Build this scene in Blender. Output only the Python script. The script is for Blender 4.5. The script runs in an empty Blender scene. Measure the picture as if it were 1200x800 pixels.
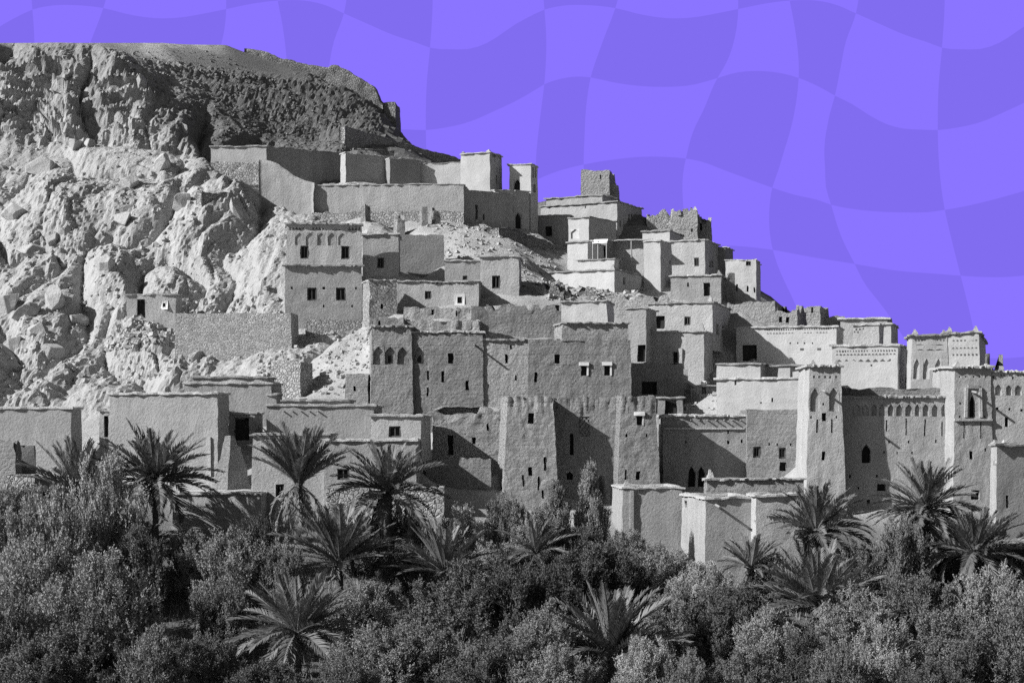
import bpy, bmesh, math, random
import numpy as np
from math import sin, cos, tan, radians, pi
from mathutils import Vector, Matrix
from mathutils.bvhtree import BVHTree

random.seed(7)
rng = np.random.default_rng(11)
SC = bpy.context.scene
COL = SC.collection

# ------------------------------------------------------------------ camera, light, sky
F, CX, H0, ZC = 2000.0, 600.0, 500.0, 13.0      # focal length and horizon row in photo pixels, eye height
cam = bpy.data.cameras.new('camera')
cam.sensor_width = 36.0
cam.lens = 36.0 * F / 1200.0
cam.shift_y = (H0 - 400.0) / 1200.0
cam.clip_start, cam.clip_end = 1.0, 4000.0
camo = bpy.data.objects.new('camera', cam)
COL.objects.link(camo)
camo.location = (0, 0, ZC)
camo.rotation_euler = (radians(90), 0, 0)
SC.camera = camo

SUN_AZ, SUN_EL = radians(68), radians(33)       # azimuth measured from the facade normal to the left
SUNV = Vector((-sin(SUN_AZ) * cos(SUN_EL), -cos(SUN_AZ) * cos(SUN_EL), sin(SUN_EL)))
sl = bpy.data.lights.new('sun', 'SUN')
sl.energy = 5.0
sl.angle = radians(0.5)
sl.color = (1.0, 1.0, 1.0)
so = bpy.data.objects.new('sun', sl)
COL.objects.link(so)
so.rotation_euler = SUNV.to_track_quat('Z', 'Y').to_euler()
so.location = (-150, -50, 120)

w = bpy.data.worlds.new('World')
SC.world = w
w.use_nodes = True
nt = w.node_tree
bg = nt.nodes['Background']
sk = nt.nodes.new('ShaderNodeTexSky')
sk.sky_type = 'NISHITA'
sk.sun_disc = False
sk.sun_elevation = SUN_EL
sk.sun_rotation = math.atan2(SUNV.x, SUNV.y)
bw = nt.nodes.new('ShaderNodeSeparateColor')      # black and white film behind a red filter: the blue sky gives little light
nt.links.new(sk.outputs[0], bw.inputs[0])
nt.links.new(bw.outputs[0], bg.inputs[0])
bg.inputs[1].default_value = 0.05
SC.view_settings.view_transform = 'Standard'
SC.view_settings.look = 'None'
SC.view_settings.gamma = 1.0
SC.view_settings.exposure = 0.5
SC.render.engine = 'CYCLES'
SC.cycles.max_bounces = 5
SC.cycles.diffuse_bounces = 3
SC.cycles.use_denoising = False                 # keep the grain of the film


# ------------------------------------------------------------------ numpy noise
_perm = np.random.default_rng(3).permutation(512)
_grad = np.random.default_rng(4).normal(size=(512, 3))
_grad /= np.linalg.norm(_grad, axis=1)[:, None]


def _h(ix, iy, iz):
    return _perm[(ix + _perm[(iy + _perm[iz & 511]) & 511]) & 511]


def noise(P):
    P = np.asarray(P, float)
    I = np.floor(P).astype(int)
    f = P - I
    u = f * f * f * (f * (f * 6 - 15) + 10)
    out = 0
    for dx in (0, 1):
        for dy in (0, 1):
            for dz in (0, 1):
                g = _grad[_h(I[..., 0] + dx, I[..., 1] + dy, I[..., 2] + dz)]
                d = g[..., 0] * (f[..., 0] - dx) + g[..., 1] * (f[..., 1] - dy) + g[..., 2] * (f[..., 2] - dz)
                wx = u[..., 0] if dx else 1 - u[..., 0]
                wy = u[..., 1] if dy else 1 - u[..., 1]
                wz = u[..., 2] if dz else 1 - u[..., 2]
                out = out + d * wx * wy * wz
    return out * 1.6


def fbm(P, o=4, g=0.5, l=2.1):
    P = np.asarray(P, float)
    s, a, t = 0, 1.0, 0
    for k in range(o):
        s = s + a * noise(P + 17.3 * k)
        t += a
        P = P * l
        a *= g
    return s / t


def cell(P):
    """worley: distance to nearest point, to second nearest, random value of the cell"""
    P = np.asarray(P, float)
    I = np.floor(P).astype(int)
    d1 = np.full(P.shape[:-1], 9.0)
    d2 = d1.copy()
    v = np.zeros(P.shape[:-1])
    for dx in (-1, 0, 1):
        for dy in (-1, 0, 1):
            for dz in (-1, 0, 1):
                h = _h(I[..., 0] + dx, I[..., 1] + dy, I[..., 2] + dz)
                q = np.stack([I[..., 0] + dx + .5 + .42 * _grad[h, 0], I[..., 1] + dy + .5 + .42 * _grad[h, 1], I[..., 2] + dz + .5 + .42 * _grad[h, 2]], -1)
                d = np.linalg.norm(P - q, axis=-1)
                n1 = d < d1
                d2 = np.where(n1, d1, np.minimum(d2, d))
                v = np.where(n1, h / 511.0, v)
                d1 = np.where(n1, d, d1)
    return d1, d2, v


def sstep(a, b, x):
    t = np.clip((x - a) / (b - a), 0, 1)
    return t * t * (3 - 2 * t)


def P(px, py, Y):
    return Vector(((px - CX) / F * Y, Y, ZC + (H0 - py) / F * Y))


# ------------------------------------------------------------------ materials
MATS = {}


def mat(name, col, var=.25, scale=1.0, bump=.03, bscale=6.0, kind='mud', rough=.95, streak=0.0, objrand=0.0, coord='world'):
    m = bpy.data.materials.new(name)
    m.use_nodes = True
    t = m.node_tree
    N, L = t.nodes, t.links
    b = N['Principled BSDF']
    b.inputs['Roughness'].default_value = rough
    b.inputs['Specular IOR Level'].default_value = .12
    if coord == 'world':
        src = N.new('ShaderNodeNewGeometry').outputs['Position']
    else:
        src = N.new('ShaderNodeTexCoord').outputs['Object']

    def tex(sc, det=5, rg=.6, vec=src):
        n = N.new('ShaderNodeTexNoise')
        n.inputs['Scale'].default_value = sc
        n.inputs['Detail'].default_value = det
        n.inputs['Roughness'].default_value = rg
        L.new(vec, n.inputs['Vector'])
        return n.outputs['Fac']

    def mth(op, a, b2):
        n = N.new('ShaderNodeMath')
        n.operation = op
        for i, x in enumerate((a, b2)):
            if isinstance(x, (int, float)):
                n.inputs[i].default_value = x
            else:
                L.new(x, n.inputs[i])
        return n.outputs[0]
    big = tex(.35 * scale, 4)
    fine = tex(2.6 * scale, 6, .65)
    v = mth('ADD', mth('MULTIPLY', big, .6), mth('MULTIPLY', fine, .4))
    if streak:
        mp = N.new('ShaderNodeMapping')
        mp.inputs['Scale'].default_value = (1.6, 1.6, .12)
        L.new(src, mp.inputs['Vector'])
        s = tex(1.0, 4, .6, mp.outputs[0])
        v = mth('ADD', mth('MULTIPLY', v, 1 - streak), mth('MULTIPLY', s, streak))
    if objrand:
        oi = N.new('ShaderNodeObjectInfo')
        v = mth('ADD', v, mth('MULTIPLY', mth('SUBTRACT', oi.outputs['Random'], .5), objrand))
    r = N.new('ShaderNodeMapRange')
    r.inputs[1].default_value, r.inputs[2].default_value = .3, .7
    r.inputs[3].default_value, r.inputs[4].default_value = col * (1 - var), col * (1 + var)
    r.clamp = False
    L.new(v, r.inputs[0])
    c = r.outputs[0]
    if kind in ('stone', 'brick', 'rubble'):
        vec = src
        if kind == 'brick':
            mp2 = N.new('ShaderNodeMapping')
            mp2.inputs['Scale'].default_value = (1, 1, 2.2)
            L.new(src, mp2.inputs['Vector'])
            vec = mp2.outputs[0]
        vo = N.new('ShaderNodeTexVoronoi')
        vo.feature = 'DISTANCE_TO_EDGE'
        vo.inputs['Scale'].default_value = bscale
        L.new(vec, vo.inputs['Vector'])
        e = N.new('ShaderNodeMapRange')
        e.inputs[1].default_value, e.inputs[2].default_value = 0, .16
        L.new(vo.outputs['Distance'], e.inputs[0])
        hgt = mth('ADD', mth('MULTIPLY', e.outputs[0], .7), mth('MULTIPLY', tex(bscale * 2.5, 5), .5))
        vo2 = N.new('ShaderNodeTexVoronoi')
        vo2.inputs['Scale'].default_value = bscale
        L.new(vec, vo2.inputs['Vector'])
        sp = N.new('ShaderNodeSeparateColor')
        L.new(vo2.outputs['Color'], sp.inputs[0])
        c = mth('MULTIPLY', c, mth('ADD', .8, mth('MULTIPLY', sp.outputs[0], .4)))
    elif kind == 'pise':                             # rammed earth: pebbly, with lift joints
        vo = N.new('ShaderNodeTexVoronoi')
        vo.inputs['Scale'].default_value = bscale * .9
        L.new(src, vo.inputs['Vector'])
        sp = N.new('ShaderNodeSeparateXYZ')
        L.new(src, sp.inputs[0])
        zz = mth('ADD', sp.outputs[2], mth('MULTIPLY', big, .5))
        pp = N.new('ShaderNodeMath')
        pp.operation = 'PINGPONG'
        L.new(zz, pp.inputs[0])
        pp.inputs[1].default_value = .42
        jt = N.new('ShaderNodeMapRange')
        jt.inputs[1].default_value, jt.inputs[2].default_value = 0, .07
        L.new(pp.outputs[0], jt.inputs[0])
        hgt = mth('ADD', mth('ADD', mth('MULTIPLY', tex(bscale, 7, .8), 1.0), mth('MULTIPLY', vo.outputs['Distance'], -.35)), mth('MULTIPLY', jt.outputs[0], .12))
    else:
        hgt = mth('ADD', mth('MULTIPLY', tex(bscale * .22, 6, .68), .5), mth('MULTIPLY', tex(bscale, 6, .78), .8))
    L.new(c, b.inputs['Base Color'])
    if bump:
        bp = N.new('ShaderNodeBump')
        bp.inputs['Strength'].default_value = 1.0
        bp.inputs['Distance'].default_value = bump
        L.new(hgt, bp.inputs['Height'])
        L.new(bp.outputs[0], b.inputs['Normal'])
    MATS[name] = m
    return m


mat('mud', .37, .22, 1.0, .17, 5.0, streak=.45, objrand=.4)
mat('mud_pale', .43, .17, 1.0, .08, 6.0, streak=.3, objrand=.3)
mat('mud_rough', .42, .24, 1.2, .55, 4.2, kind='pise', streak=.2, objrand=.35)
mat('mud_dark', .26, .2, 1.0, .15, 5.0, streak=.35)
mat('mud_cap', .39, .28, 2.0, .16, 6.0, objrand=.4)
mat('stone', .34, .18, 1.0, .16, 3.2, kind='stone')
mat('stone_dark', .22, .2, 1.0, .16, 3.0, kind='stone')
mat('brick', .36, .15, 1.0, .10, 3.2, kind='brick')
mat('plaster', .72, .06, 2.0, .01, 8.0)
mat('wood', .09, .3, 4.0, .01, 14.0)
mat('wood_pale', .28, .25, 4.0, .01, 14.0)
mat('dark_inside', .03, .3, 1.0, 0)  # black panels painting the unlit rooms behind windows and doorways
mat('boulder', .40, .2, 1.2, .25, 2.2)
mat('soil', .13, .3, 1.0, .06, 5.0)
mat('trunk_bark', .11, .4, 3.0, .04, 9.0)
mat('reed_roof', .45, .25, 3.0, .05, 9.0)
mat('canvas', .75, .05, 2.0, .005, 9.0)
mat('skin', .3, .05, 2.0, 0)
mat('shirt', .8, .04, 2.0, .01, 9.0)
mat('trousers', .06, .1, 2.0, .01, 9.0)
mat('hair', .03, .1, 2.0, .0, 9.0)


def leafmat(name, col, var, trans=.25):
    m = mat(name, col, var, 1.5, 0, objrand=.5, rough=.6)
    t = m.node_tree
    b = t.nodes['Principled BSDF']
    b.inputs['Specular IOR Level'].default_value = .3
    src = b.inputs['Base Color'].links[0].from_socket
    tr = t.nodes.new('ShaderNodeBsdfTranslucent')
    t.links.new(src, tr.inputs[0])
    mx = t.nodes.new('ShaderNodeMixShader')
    mx.inputs[0].default_value = trans
    t.links.new(b.outputs[0], mx.inputs[1])
    t.links.new(tr.outputs[0], mx.inputs[2])
    t.links.new(mx.outputs[0], t.nodes['Material Output'].inputs[0])
    return m


leafmat('bush_leaf', .195, .4, .15)
leafmat('bush_leaf_pale', .28, .4, .15)
leafmat('palm_leaf', .17, .3, .15)
MATS['palm_leaf'].node_tree.nodes['Principled BSDF'].inputs['Roughness'].default_value = .5
MATS['palm_leaf'].node_tree.nodes['Principled BSDF'].inputs['Specular IOR Level'].default_value = .25
leafmat('palm_dry', .22, .35, .2)


# ------------------------------------------------------------------ object helpers
def thing(name, label, cat, loc, group=None):
    o = bpy.data.objects.new(name, None)
    o.empty_display_size = .3
    COL.objects.link(o)
    o.location = loc
    o['label'], o['category'], o['kind'] = label, cat, 'thing'
    if group:
        o['group'] = group
    return o


def mesh_obj(name, verts, faces, m, parent=None, smooth=False, base=None):
    """world coordinates in; vertices stored relative to the base of the thing"""
    me = bpy.data.meshes.new(name)
    off = Vector((0, 0, 0))
    par = parent
    if parent is not None:
        top = parent
        off = Vector(parent.location)
        while top.parent is not None:
            top = top.parent
            off = off + Vector(top.location)
    elif base is not None:
        off = Vector(base)
    V = np.asarray([tuple(v) for v in verts], float) - np.array(off)
    me.from_pydata(V.tolist(), [], [tuple(f) for f in faces])
    me.update()
    if smooth:
        me.polygons.foreach_set('use_smooth', [True] * len(me.polygons))
    o = bpy.data.objects.new(name, me)
    COL.objects.link(o)
    if isinstance(m, str):
        m = MATS[m]
    me.materials.append(m)
    if par is not None:
        o.parent = par
    elif base is not None:
        o.location = base
    return o


class MB:
    def __init__(s):
        s.v, s.f = [], []

    def add(s, vs, fs):
        k = len(s.v)
        s.v += [tuple(v) for v in vs]
        s.f += [tuple(i + k for i in f) for f in fs]

    def hexa(s, p):
        """eight corners: bottom ring 0-3, top ring 4-7"""
        s.add(p, [(3, 2, 1, 0), (4, 5, 6, 7), (0, 1, 5, 4), (1, 2, 6, 5), (2, 3, 7, 6), (3, 0, 4, 7)])

    def bar(s, a, b, r, n=5, r2=None):
        a, b = Vector(a), Vector(b)
        d = (b - a).normalized()
        x = d.orthogonal().normalized()
        y = d.cross(x)
        r2 = r if r2 is None else r2
        vs = [a + (x * cos(2 * pi * i / n) + y * sin(2 * pi * i / n)) * r for i in range(n)] + [b + (x * cos(2 * pi * i / n) + y * sin(2 * pi * i / n)) * r2 for i in range(n)]
        s.add(vs, [(i, (i + 1) % n, n + (i + 1) % n, n + i) for i in range(n)] + [tuple(range(n))[::-1], tuple(range(n, 2 * n))])

    def obj(s, name, m, parent=None, smooth=False, base=None):
        return mesh_obj(name, s.v, s.f, m, parent, smooth, base)


# ------------------------------------------------------------------ walls
CTRL = []      # (x, y, z) that the hillside must pass through
NREC = [0]


def vol(root, pa, pb, Y, top, base, d=4.0, pc=None, pl=None, th=0.0, bat=.02, m='mud', rag=.08, amp=.06, fr=1.0,
        cop=1, roof=True, sp=.5, ext=1.6, feats=(), merl=(), rib=0.0, ctrl=True, capm='mud_cap', over=.16, thick=.35, back=None, topm=None):
    th = radians(th)
    c, s = cos(th), sin(th)
    kA, kB = (pa - CX) / F, (pb - CX) / F
    if th >= 0:
        B = Vector((kB * Y, Y))
        wd = (B.x - kA * Y) / (c + kA * s)
        A = B + wd * Vector((-c, s))
        if pc is not None:
            kC = (pc - CX) / F
            d = (kC * Y - B.x) / (s - kC * c)
    else:
        A = Vector((kA * Y, Y))
        wd = (kB * Y - A.x) / (c + kB * s)
        B = A + wd * Vector((c, -s))
        if pl is not None:
            kL = (pl - CX) / F
            d = (kL * Y - A.x) / (s - kL * c)
    d = min(max(d, .5), 22)
    u, n = Vector((c, -s)), Vector((s, c))
    ztop = ZC + (H0 - top) / F * Y
    zb = ZC + (H0 - base) / F * Y
    zbase = zb - ext
    C0 = [A, B, B + d * n, A + d * n]
    nrm = [-n, u, n, -u]
    if root is None:
        root = None
    if isinstance(root, tuple):
        q = (B if th >= 0 else A)
        root = thing(root[0], root[1], root[2], (q.x, q.y, zb), root[3] if len(root) > 3 else None)
    if ctrl:
        for q in ((A + B) / 2, A, B):
            qq = q - n * .6
            CTRL.append((qq.x, qq.y, zb))
        qq = (C0[2] + C0[3]) / 2
        CTRL.append((qq.x, qq.y, zb + (.5 * max(ztop - zb - 1.0, 0) if d > 2.6 else .4)))

    def corner(i, drop):
        i %= 4
        return C0[i] + (nrm[i] + nrm[(i - 1) % 4]) * (bat * drop)
    corner_in = lambda i, t: C0[i % 4] - (nrm[i % 4] + nrm[(i - 1) % 4]) * t

    seed = rng.uniform(0, 50)

    def ragz(Q):
        """lowering of the wall top at plan points Q"""
        if rag <= 0:
            return np.zeros(len(Q))
        q = np.column_stack([Q[:, :2], np.full(len(Q), seed)])
        r = .55 * (noise(q * .45) + .35) + .3 * (noise(q * 1.3) + .3) + .2 * noise(q * 3.1)
        if rag > .5:
            r = r + .35 * np.sign(noise(q * .8 + 9))
        return rag * np.clip(r * 1.25, -.1, 1.2)

    def finish(Q, nout=None):
        """Q: undisplaced wall points -> ragged and displaced"""
        Q = np.array(Q, float)
        wgt = sstep(ztop - max(1.2, 2.2 * rag), ztop, Q[:, 2])
        dz = ragz(Q) * wgt
        D = np.column_stack([noise(Q * fr + 5.1), noise(Q * fr + 31.7), .5 * noise(Q * fr + 71.3)]) * amp
        D += np.column_stack([noise(Q * fr * 3.1 + 5.1), noise(Q * fr * 3.1 + 31.7), .4 * noise(Q * fr * 3.1 + 71.3)]) * amp * .5
        if rib:
            rq = Q.copy() * 1.0
            rq[:, 2] *= .12
            k = noise(rq * 4.2 + 3) * rib * sstep(ztop - 1.9, ztop - .5, Q[:, 2])
            D[:, 0] += k * .5
            D[:, 1] += k
            dz = dz + rib * .5 * np.clip(noise(rq * 4.2 + 3), -1, 1) * sstep(ztop - .5, ztop, Q[:, 2])
        Q = Q + D
        Q[:, 2] -= dz
        return Q

    def look(i, px, py):
        """photo point -> (fraction along face i, height)"""
        Yc = Y
        for _ in range(6):
            z = ZC + (H0 - py) / F * Yc
            c0, c1 = corner(i, ztop - z), corner(i + 1, ztop - z)
            k = (px - CX) / F
            e = c1 - c0
            den = e.x - k * e.y
            t = (k * c0.y - c0.x) / den
            Yc = c0.y + t * e.y
        return t, ZC + (H0 - py) / F * Yc

    FI = {'F': 0, 'R': 1, 'K': 2, 'L': 3}
    mb = MB()
    topring, inner = [], []
    made = []
    for i in range(4):
        c0, c1 = C0[i], C0[(i + 1) % 4]
        wl = (c1 - c0).length
        fl = []
        for ft in feats:
            if FI[ft[0]] == i:
                x0, y0, x1, y1 = ft[2:6]
                pts = [look(i, x, y) for x, y in ((x0, y1), (x1, y0))]
                mid = .5 * (y0 + y1)
                t0, t1 = sorted((look(i, x0, mid)[0], look(i, x1, mid)[0]))
                zz0, zz1 = sorted((pts[0][1], pts[1][1]))
                fl.append((ft, max(t0, .004), min(t1, .996), zz0, zz1))
        step = sp * (2.2 if i == 2 else 1)
        ns = max(1, int(round(wl / step)))
        nz = max(1, int(round((ztop - zbase) / step)))
        S = list(np.linspace(0, 1, ns + 1))
        Z = list(np.linspace(zbase, ztop, nz + 1))
        cut = [f for f in fl if f[0][1] not in ('frieze', 'spout', 'pil', 'band', 'beam')]
        for f in cut:
            S += [f[1], f[2]]
            Z += [f[3], f[4]]
        keepS = set([0., 1.] + [f[1] for f in cut] + [f[2] for f in cut])
        keepZ = set([zbase, ztop] + [f[3] for f in cut] + [f[4] for f in cut])

        def thin(arr, keep, tol):
            arr = sorted(set(arr))
            out = []
            for x in arr:
                if x not in keep and any(abs(x - k) < tol for k in keep):
                    continue
                if out and x - out[-1] < 1e-6:
                    continue
                out.append(x)
            return out
        S = thin(S, keepS, .3 * step / max(wl, .1))
        Z = thin(Z, keepZ, .3 * step)
        grid = []
        for z in Z:
            a, b = corner(i, ztop - z), corner(i + 1, ztop - z)
            for t in S:
                q = a.lerp(b, t)
                grid.append((q.x, q.y, z))
        G = finish(grid)
        nS = len(S)
        fs = []
        for jz in range(len(Z) - 1):
            zm = .5 * (Z[jz] + Z[jz + 1])
            for js in range(nS - 1):
                tm = .5 * (S[js] + S[js + 1])
                if any(f[1] < tm < f[2] and f[3] < zm < f[4] for f in cut):
                    continue
                k = jz * nS + js
                fs.append((k, k + 1, k + 1 + nS, k + nS))
        mb.add(G, fs)
        # parapet
        tk = min(thick, d * .45, wd * .45)
        ia, ib = corner_in(i, tk), corner_in(i + 1, tk)
        rows = []
        for t in S:
            o = c0.lerp(c1, t)
            q = ia.lerp(ib, t)
            rows.append(((o.x, o.y, ztop), (q.x, q.y, ztop)))
        O = finish([r[0] for r in rows])
        I = np.array([r[1] for r in rows])
        I2 = I.copy()
        I[:, 2] = O[:, 2]
        zr = ztop - .45 - rag * 1.3
        if roof:
            I2[:, 2] = zr
        else:
            I2[:, 2] = O[:, 2] - .02
        k = len(mb.v)
        mb.add(np.vstack([O, I, I2]), [(j, j + 1, nS + j + 1, nS + j) for j in range(nS - 1)] + ([(nS + j, nS + j + 1, 2 * nS + j + 1, 2 * nS + j) for j in range(nS - 1)]))
        for j in range(nS - 1 if i < 3 else nS - 1):
            topring.append((O[j], nrm[i], ((nrm[i] + nrm[i - 1]) if j == 0 else nrm[i])))
        # openings
        for ft, t0, t1, z0, z1 in fl:
            a0, a1 = corner(i, ztop - z0), corner(i + 1, ztop - z0)
            b0, b1 = corner(i, ztop - z1), corner(i + 1, ztop - z1)
            pts = [a0.lerp(a1, t0), a0.lerp(a1, t1), b0.lerp(b1, t1), b0.lerp(b1, t0)]
            R = finish([(pts[0].x, pts[0].y, z0), (pts[1].x, pts[1].y, z0), (pts[2].x, pts[2].y, z1), (pts[3].x, pts[3].y, z1)])
            R = [Vector(r) for r in R]
            no = Vector((nrm[i].x, nrm[i].y, 0))
            made.append((ft, R, no))
            if ft[1] in ('frieze', 'spout', 'pil', 'band', 'beam'):
                continue
            dep = {'n': .2, 'N': .2, 'm': .14, 'w': .3, 'g': .22}.get(ft[1], .42)
            Q = [r - no * dep for r in R]
            mb.add(R + Q, [(0, 1, 5, 4), (1, 2, 6, 5), (2, 3, 7, 6), (3, 0, 4, 7)])
    # roof deck
    zr = ztop - .45 - rag * 1.3
    if roof:
        q = [corner_in(i, .1) for i in range(4)]
        mb.add([(p.x, p.y, zr) for p in q], [(0, 1, 2, 3)])
    mb.obj('wall', m, root, smooth=True)

    for ft, R, no in made:
        feature(root, ft, R, no, m)
    if cop:
        ms = MB()
        rnd = rng.uniform(-1, 1, (len(topring) + 1, 4))
        nn = len(topring)
        ring = []
        for j, (o, nr, dr) in enumerate(topring):
            o = Vector(o)
            dd = Vector((dr.x, dr.y, 0))
            a, b2, c2 = over + rnd[j, 0] * .09, .12 + rnd[j, 1] * .04, rnd[j, 2] * .045
            out = o + dd * a
            inn = o - dd * (thick + .06)
            ring.append([out + Vector((0, 0, -.05 + c2)), out + Vector((0, 0, b2 * cop * .75 + c2)), o - dd * .12 + Vector((0, 0, b2 * cop * 1.15 + c2)), inn + Vector((0, 0, b2 * cop + c2)), inn + Vector((0, 0, -.05))])
        for r_ in ring:
            ms.v += [tuple(x) for x in r_]
        for j in range(nn):
            k, l = j * 5, ((j + 1) % nn) * 5
            for q in range(5):
                ms.f.append((k + q, l + q, l + (q + 1) % 5, k + (q + 1) % 5))
        ms.obj('coping', capm, root)
    for ci, hh in merl:
        q = C0[ci] - (nrm[ci] + nrm[(ci - 1) % 4]) * .25
        ms = MB()
        z0 = ztop - .02 + .08 * cop
        ms_w = .26
        for lev, (wq, hq) in enumerate(((1, .35), (.68, .33), (.36, .32))):
            ww = ms_w * wq
            hq *= .6
            j = rng.uniform(-.04, .04, 3)
            qq = [Vector((q.x + j[0], q.y + j[1], 0)) + Vector(((u.x * sx + n.x * sy) * ww, (u.y * sx + n.y * sy) * ww, 0)) for sx, sy in ((-1, -1), (1, -1), (1, 1), (-1, 1))]
            q2 = [Vector((q.x + j[0], q.y + j[1], 0)) + Vector(((u.x * sx + n.x * sy) * ww * .8, (u.y * sx + n.y * sy) * ww * .8, 0)) for sx, sy in ((-1, -1), (1, -1), (1, 1), (-1, 1))]
            ms.hexa([p + Vector((0, 0, z0)) for p in qq] + [p + Vector((0, 0, z0 + hh * hq)) for p in q2])
            z0 += hh * hq - .003
        ms.obj('merlon', capm, root)
    return root


def curtain(root, pts, drop, d, m, rag=.1, amp=.08, sp=.4, bat=.03):
    """a free standing wall whose top follows points (photo x, photo y, distance)"""
    W3 = [P(*p) for p in pts]
    if isinstance(root, tuple):
        q = W3[len(W3) // 2]
        root = thing(root[0], root[1], root[2], (q.x, q.y, q.z - drop))
    top = []
    for a, b in zip(W3[:-1], W3[1:]):
        n = max(1, int((b - a).length / sp))
        top += [a.lerp(b, i / n) for i in range(n)]
    top.append(W3[-1])
    T = np.array([tuple(t) for t in top])
    T[:, 2] -= rag * np.clip(noise(T * .5) + .5 * noise(T * 1.7) + .4 * noise(T * 4.0), -.6, 1.2)
    tg = np.gradient(T[:, :2], axis=0)
    tg /= np.linalg.norm(tg, axis=1)[:, None] + 1e-9
    nr = np.column_stack([tg[:, 1], -tg[:, 0], np.zeros(len(T))])
    nz = max(2, int(drop / sp))
    mb = MB()
    n = len(T)
    rows = []
    for j in range(nz + 1):
        h = drop * (1 - j / nz)
        q = T + nr * (bat * h)
        q[:, 2] -= h
        q += np.column_stack([noise(q * .9 + 3), noise(q * .9 + 33), .3 * noise(q * .9 + 55)]) * amp + np.column_stack([noise(q * 3 + 3), noise(q * 3 + 33), 0 * h * q[:, 0]]) * amp * .5
        rows.append(q)
    bt = T - nr * d
    bt2 = bt.copy()
    bt2[:, 2] -= drop
    allr = rows + [bt, bt2]
    mb.add(np.vstack(allr), [(j * n + i, j * n + i + 1, (j + 1) * n + i + 1, (j + 1) * n + i) for j in range(len(allr) - 1) for i in range(n - 1)] + [tuple(j * n for j in range(len(allr)))[::-1], tuple(j * n + n - 1 for j in range(len(allr)))])
    mb.obj('wall', m, root, smooth=True)
    return root


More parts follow.
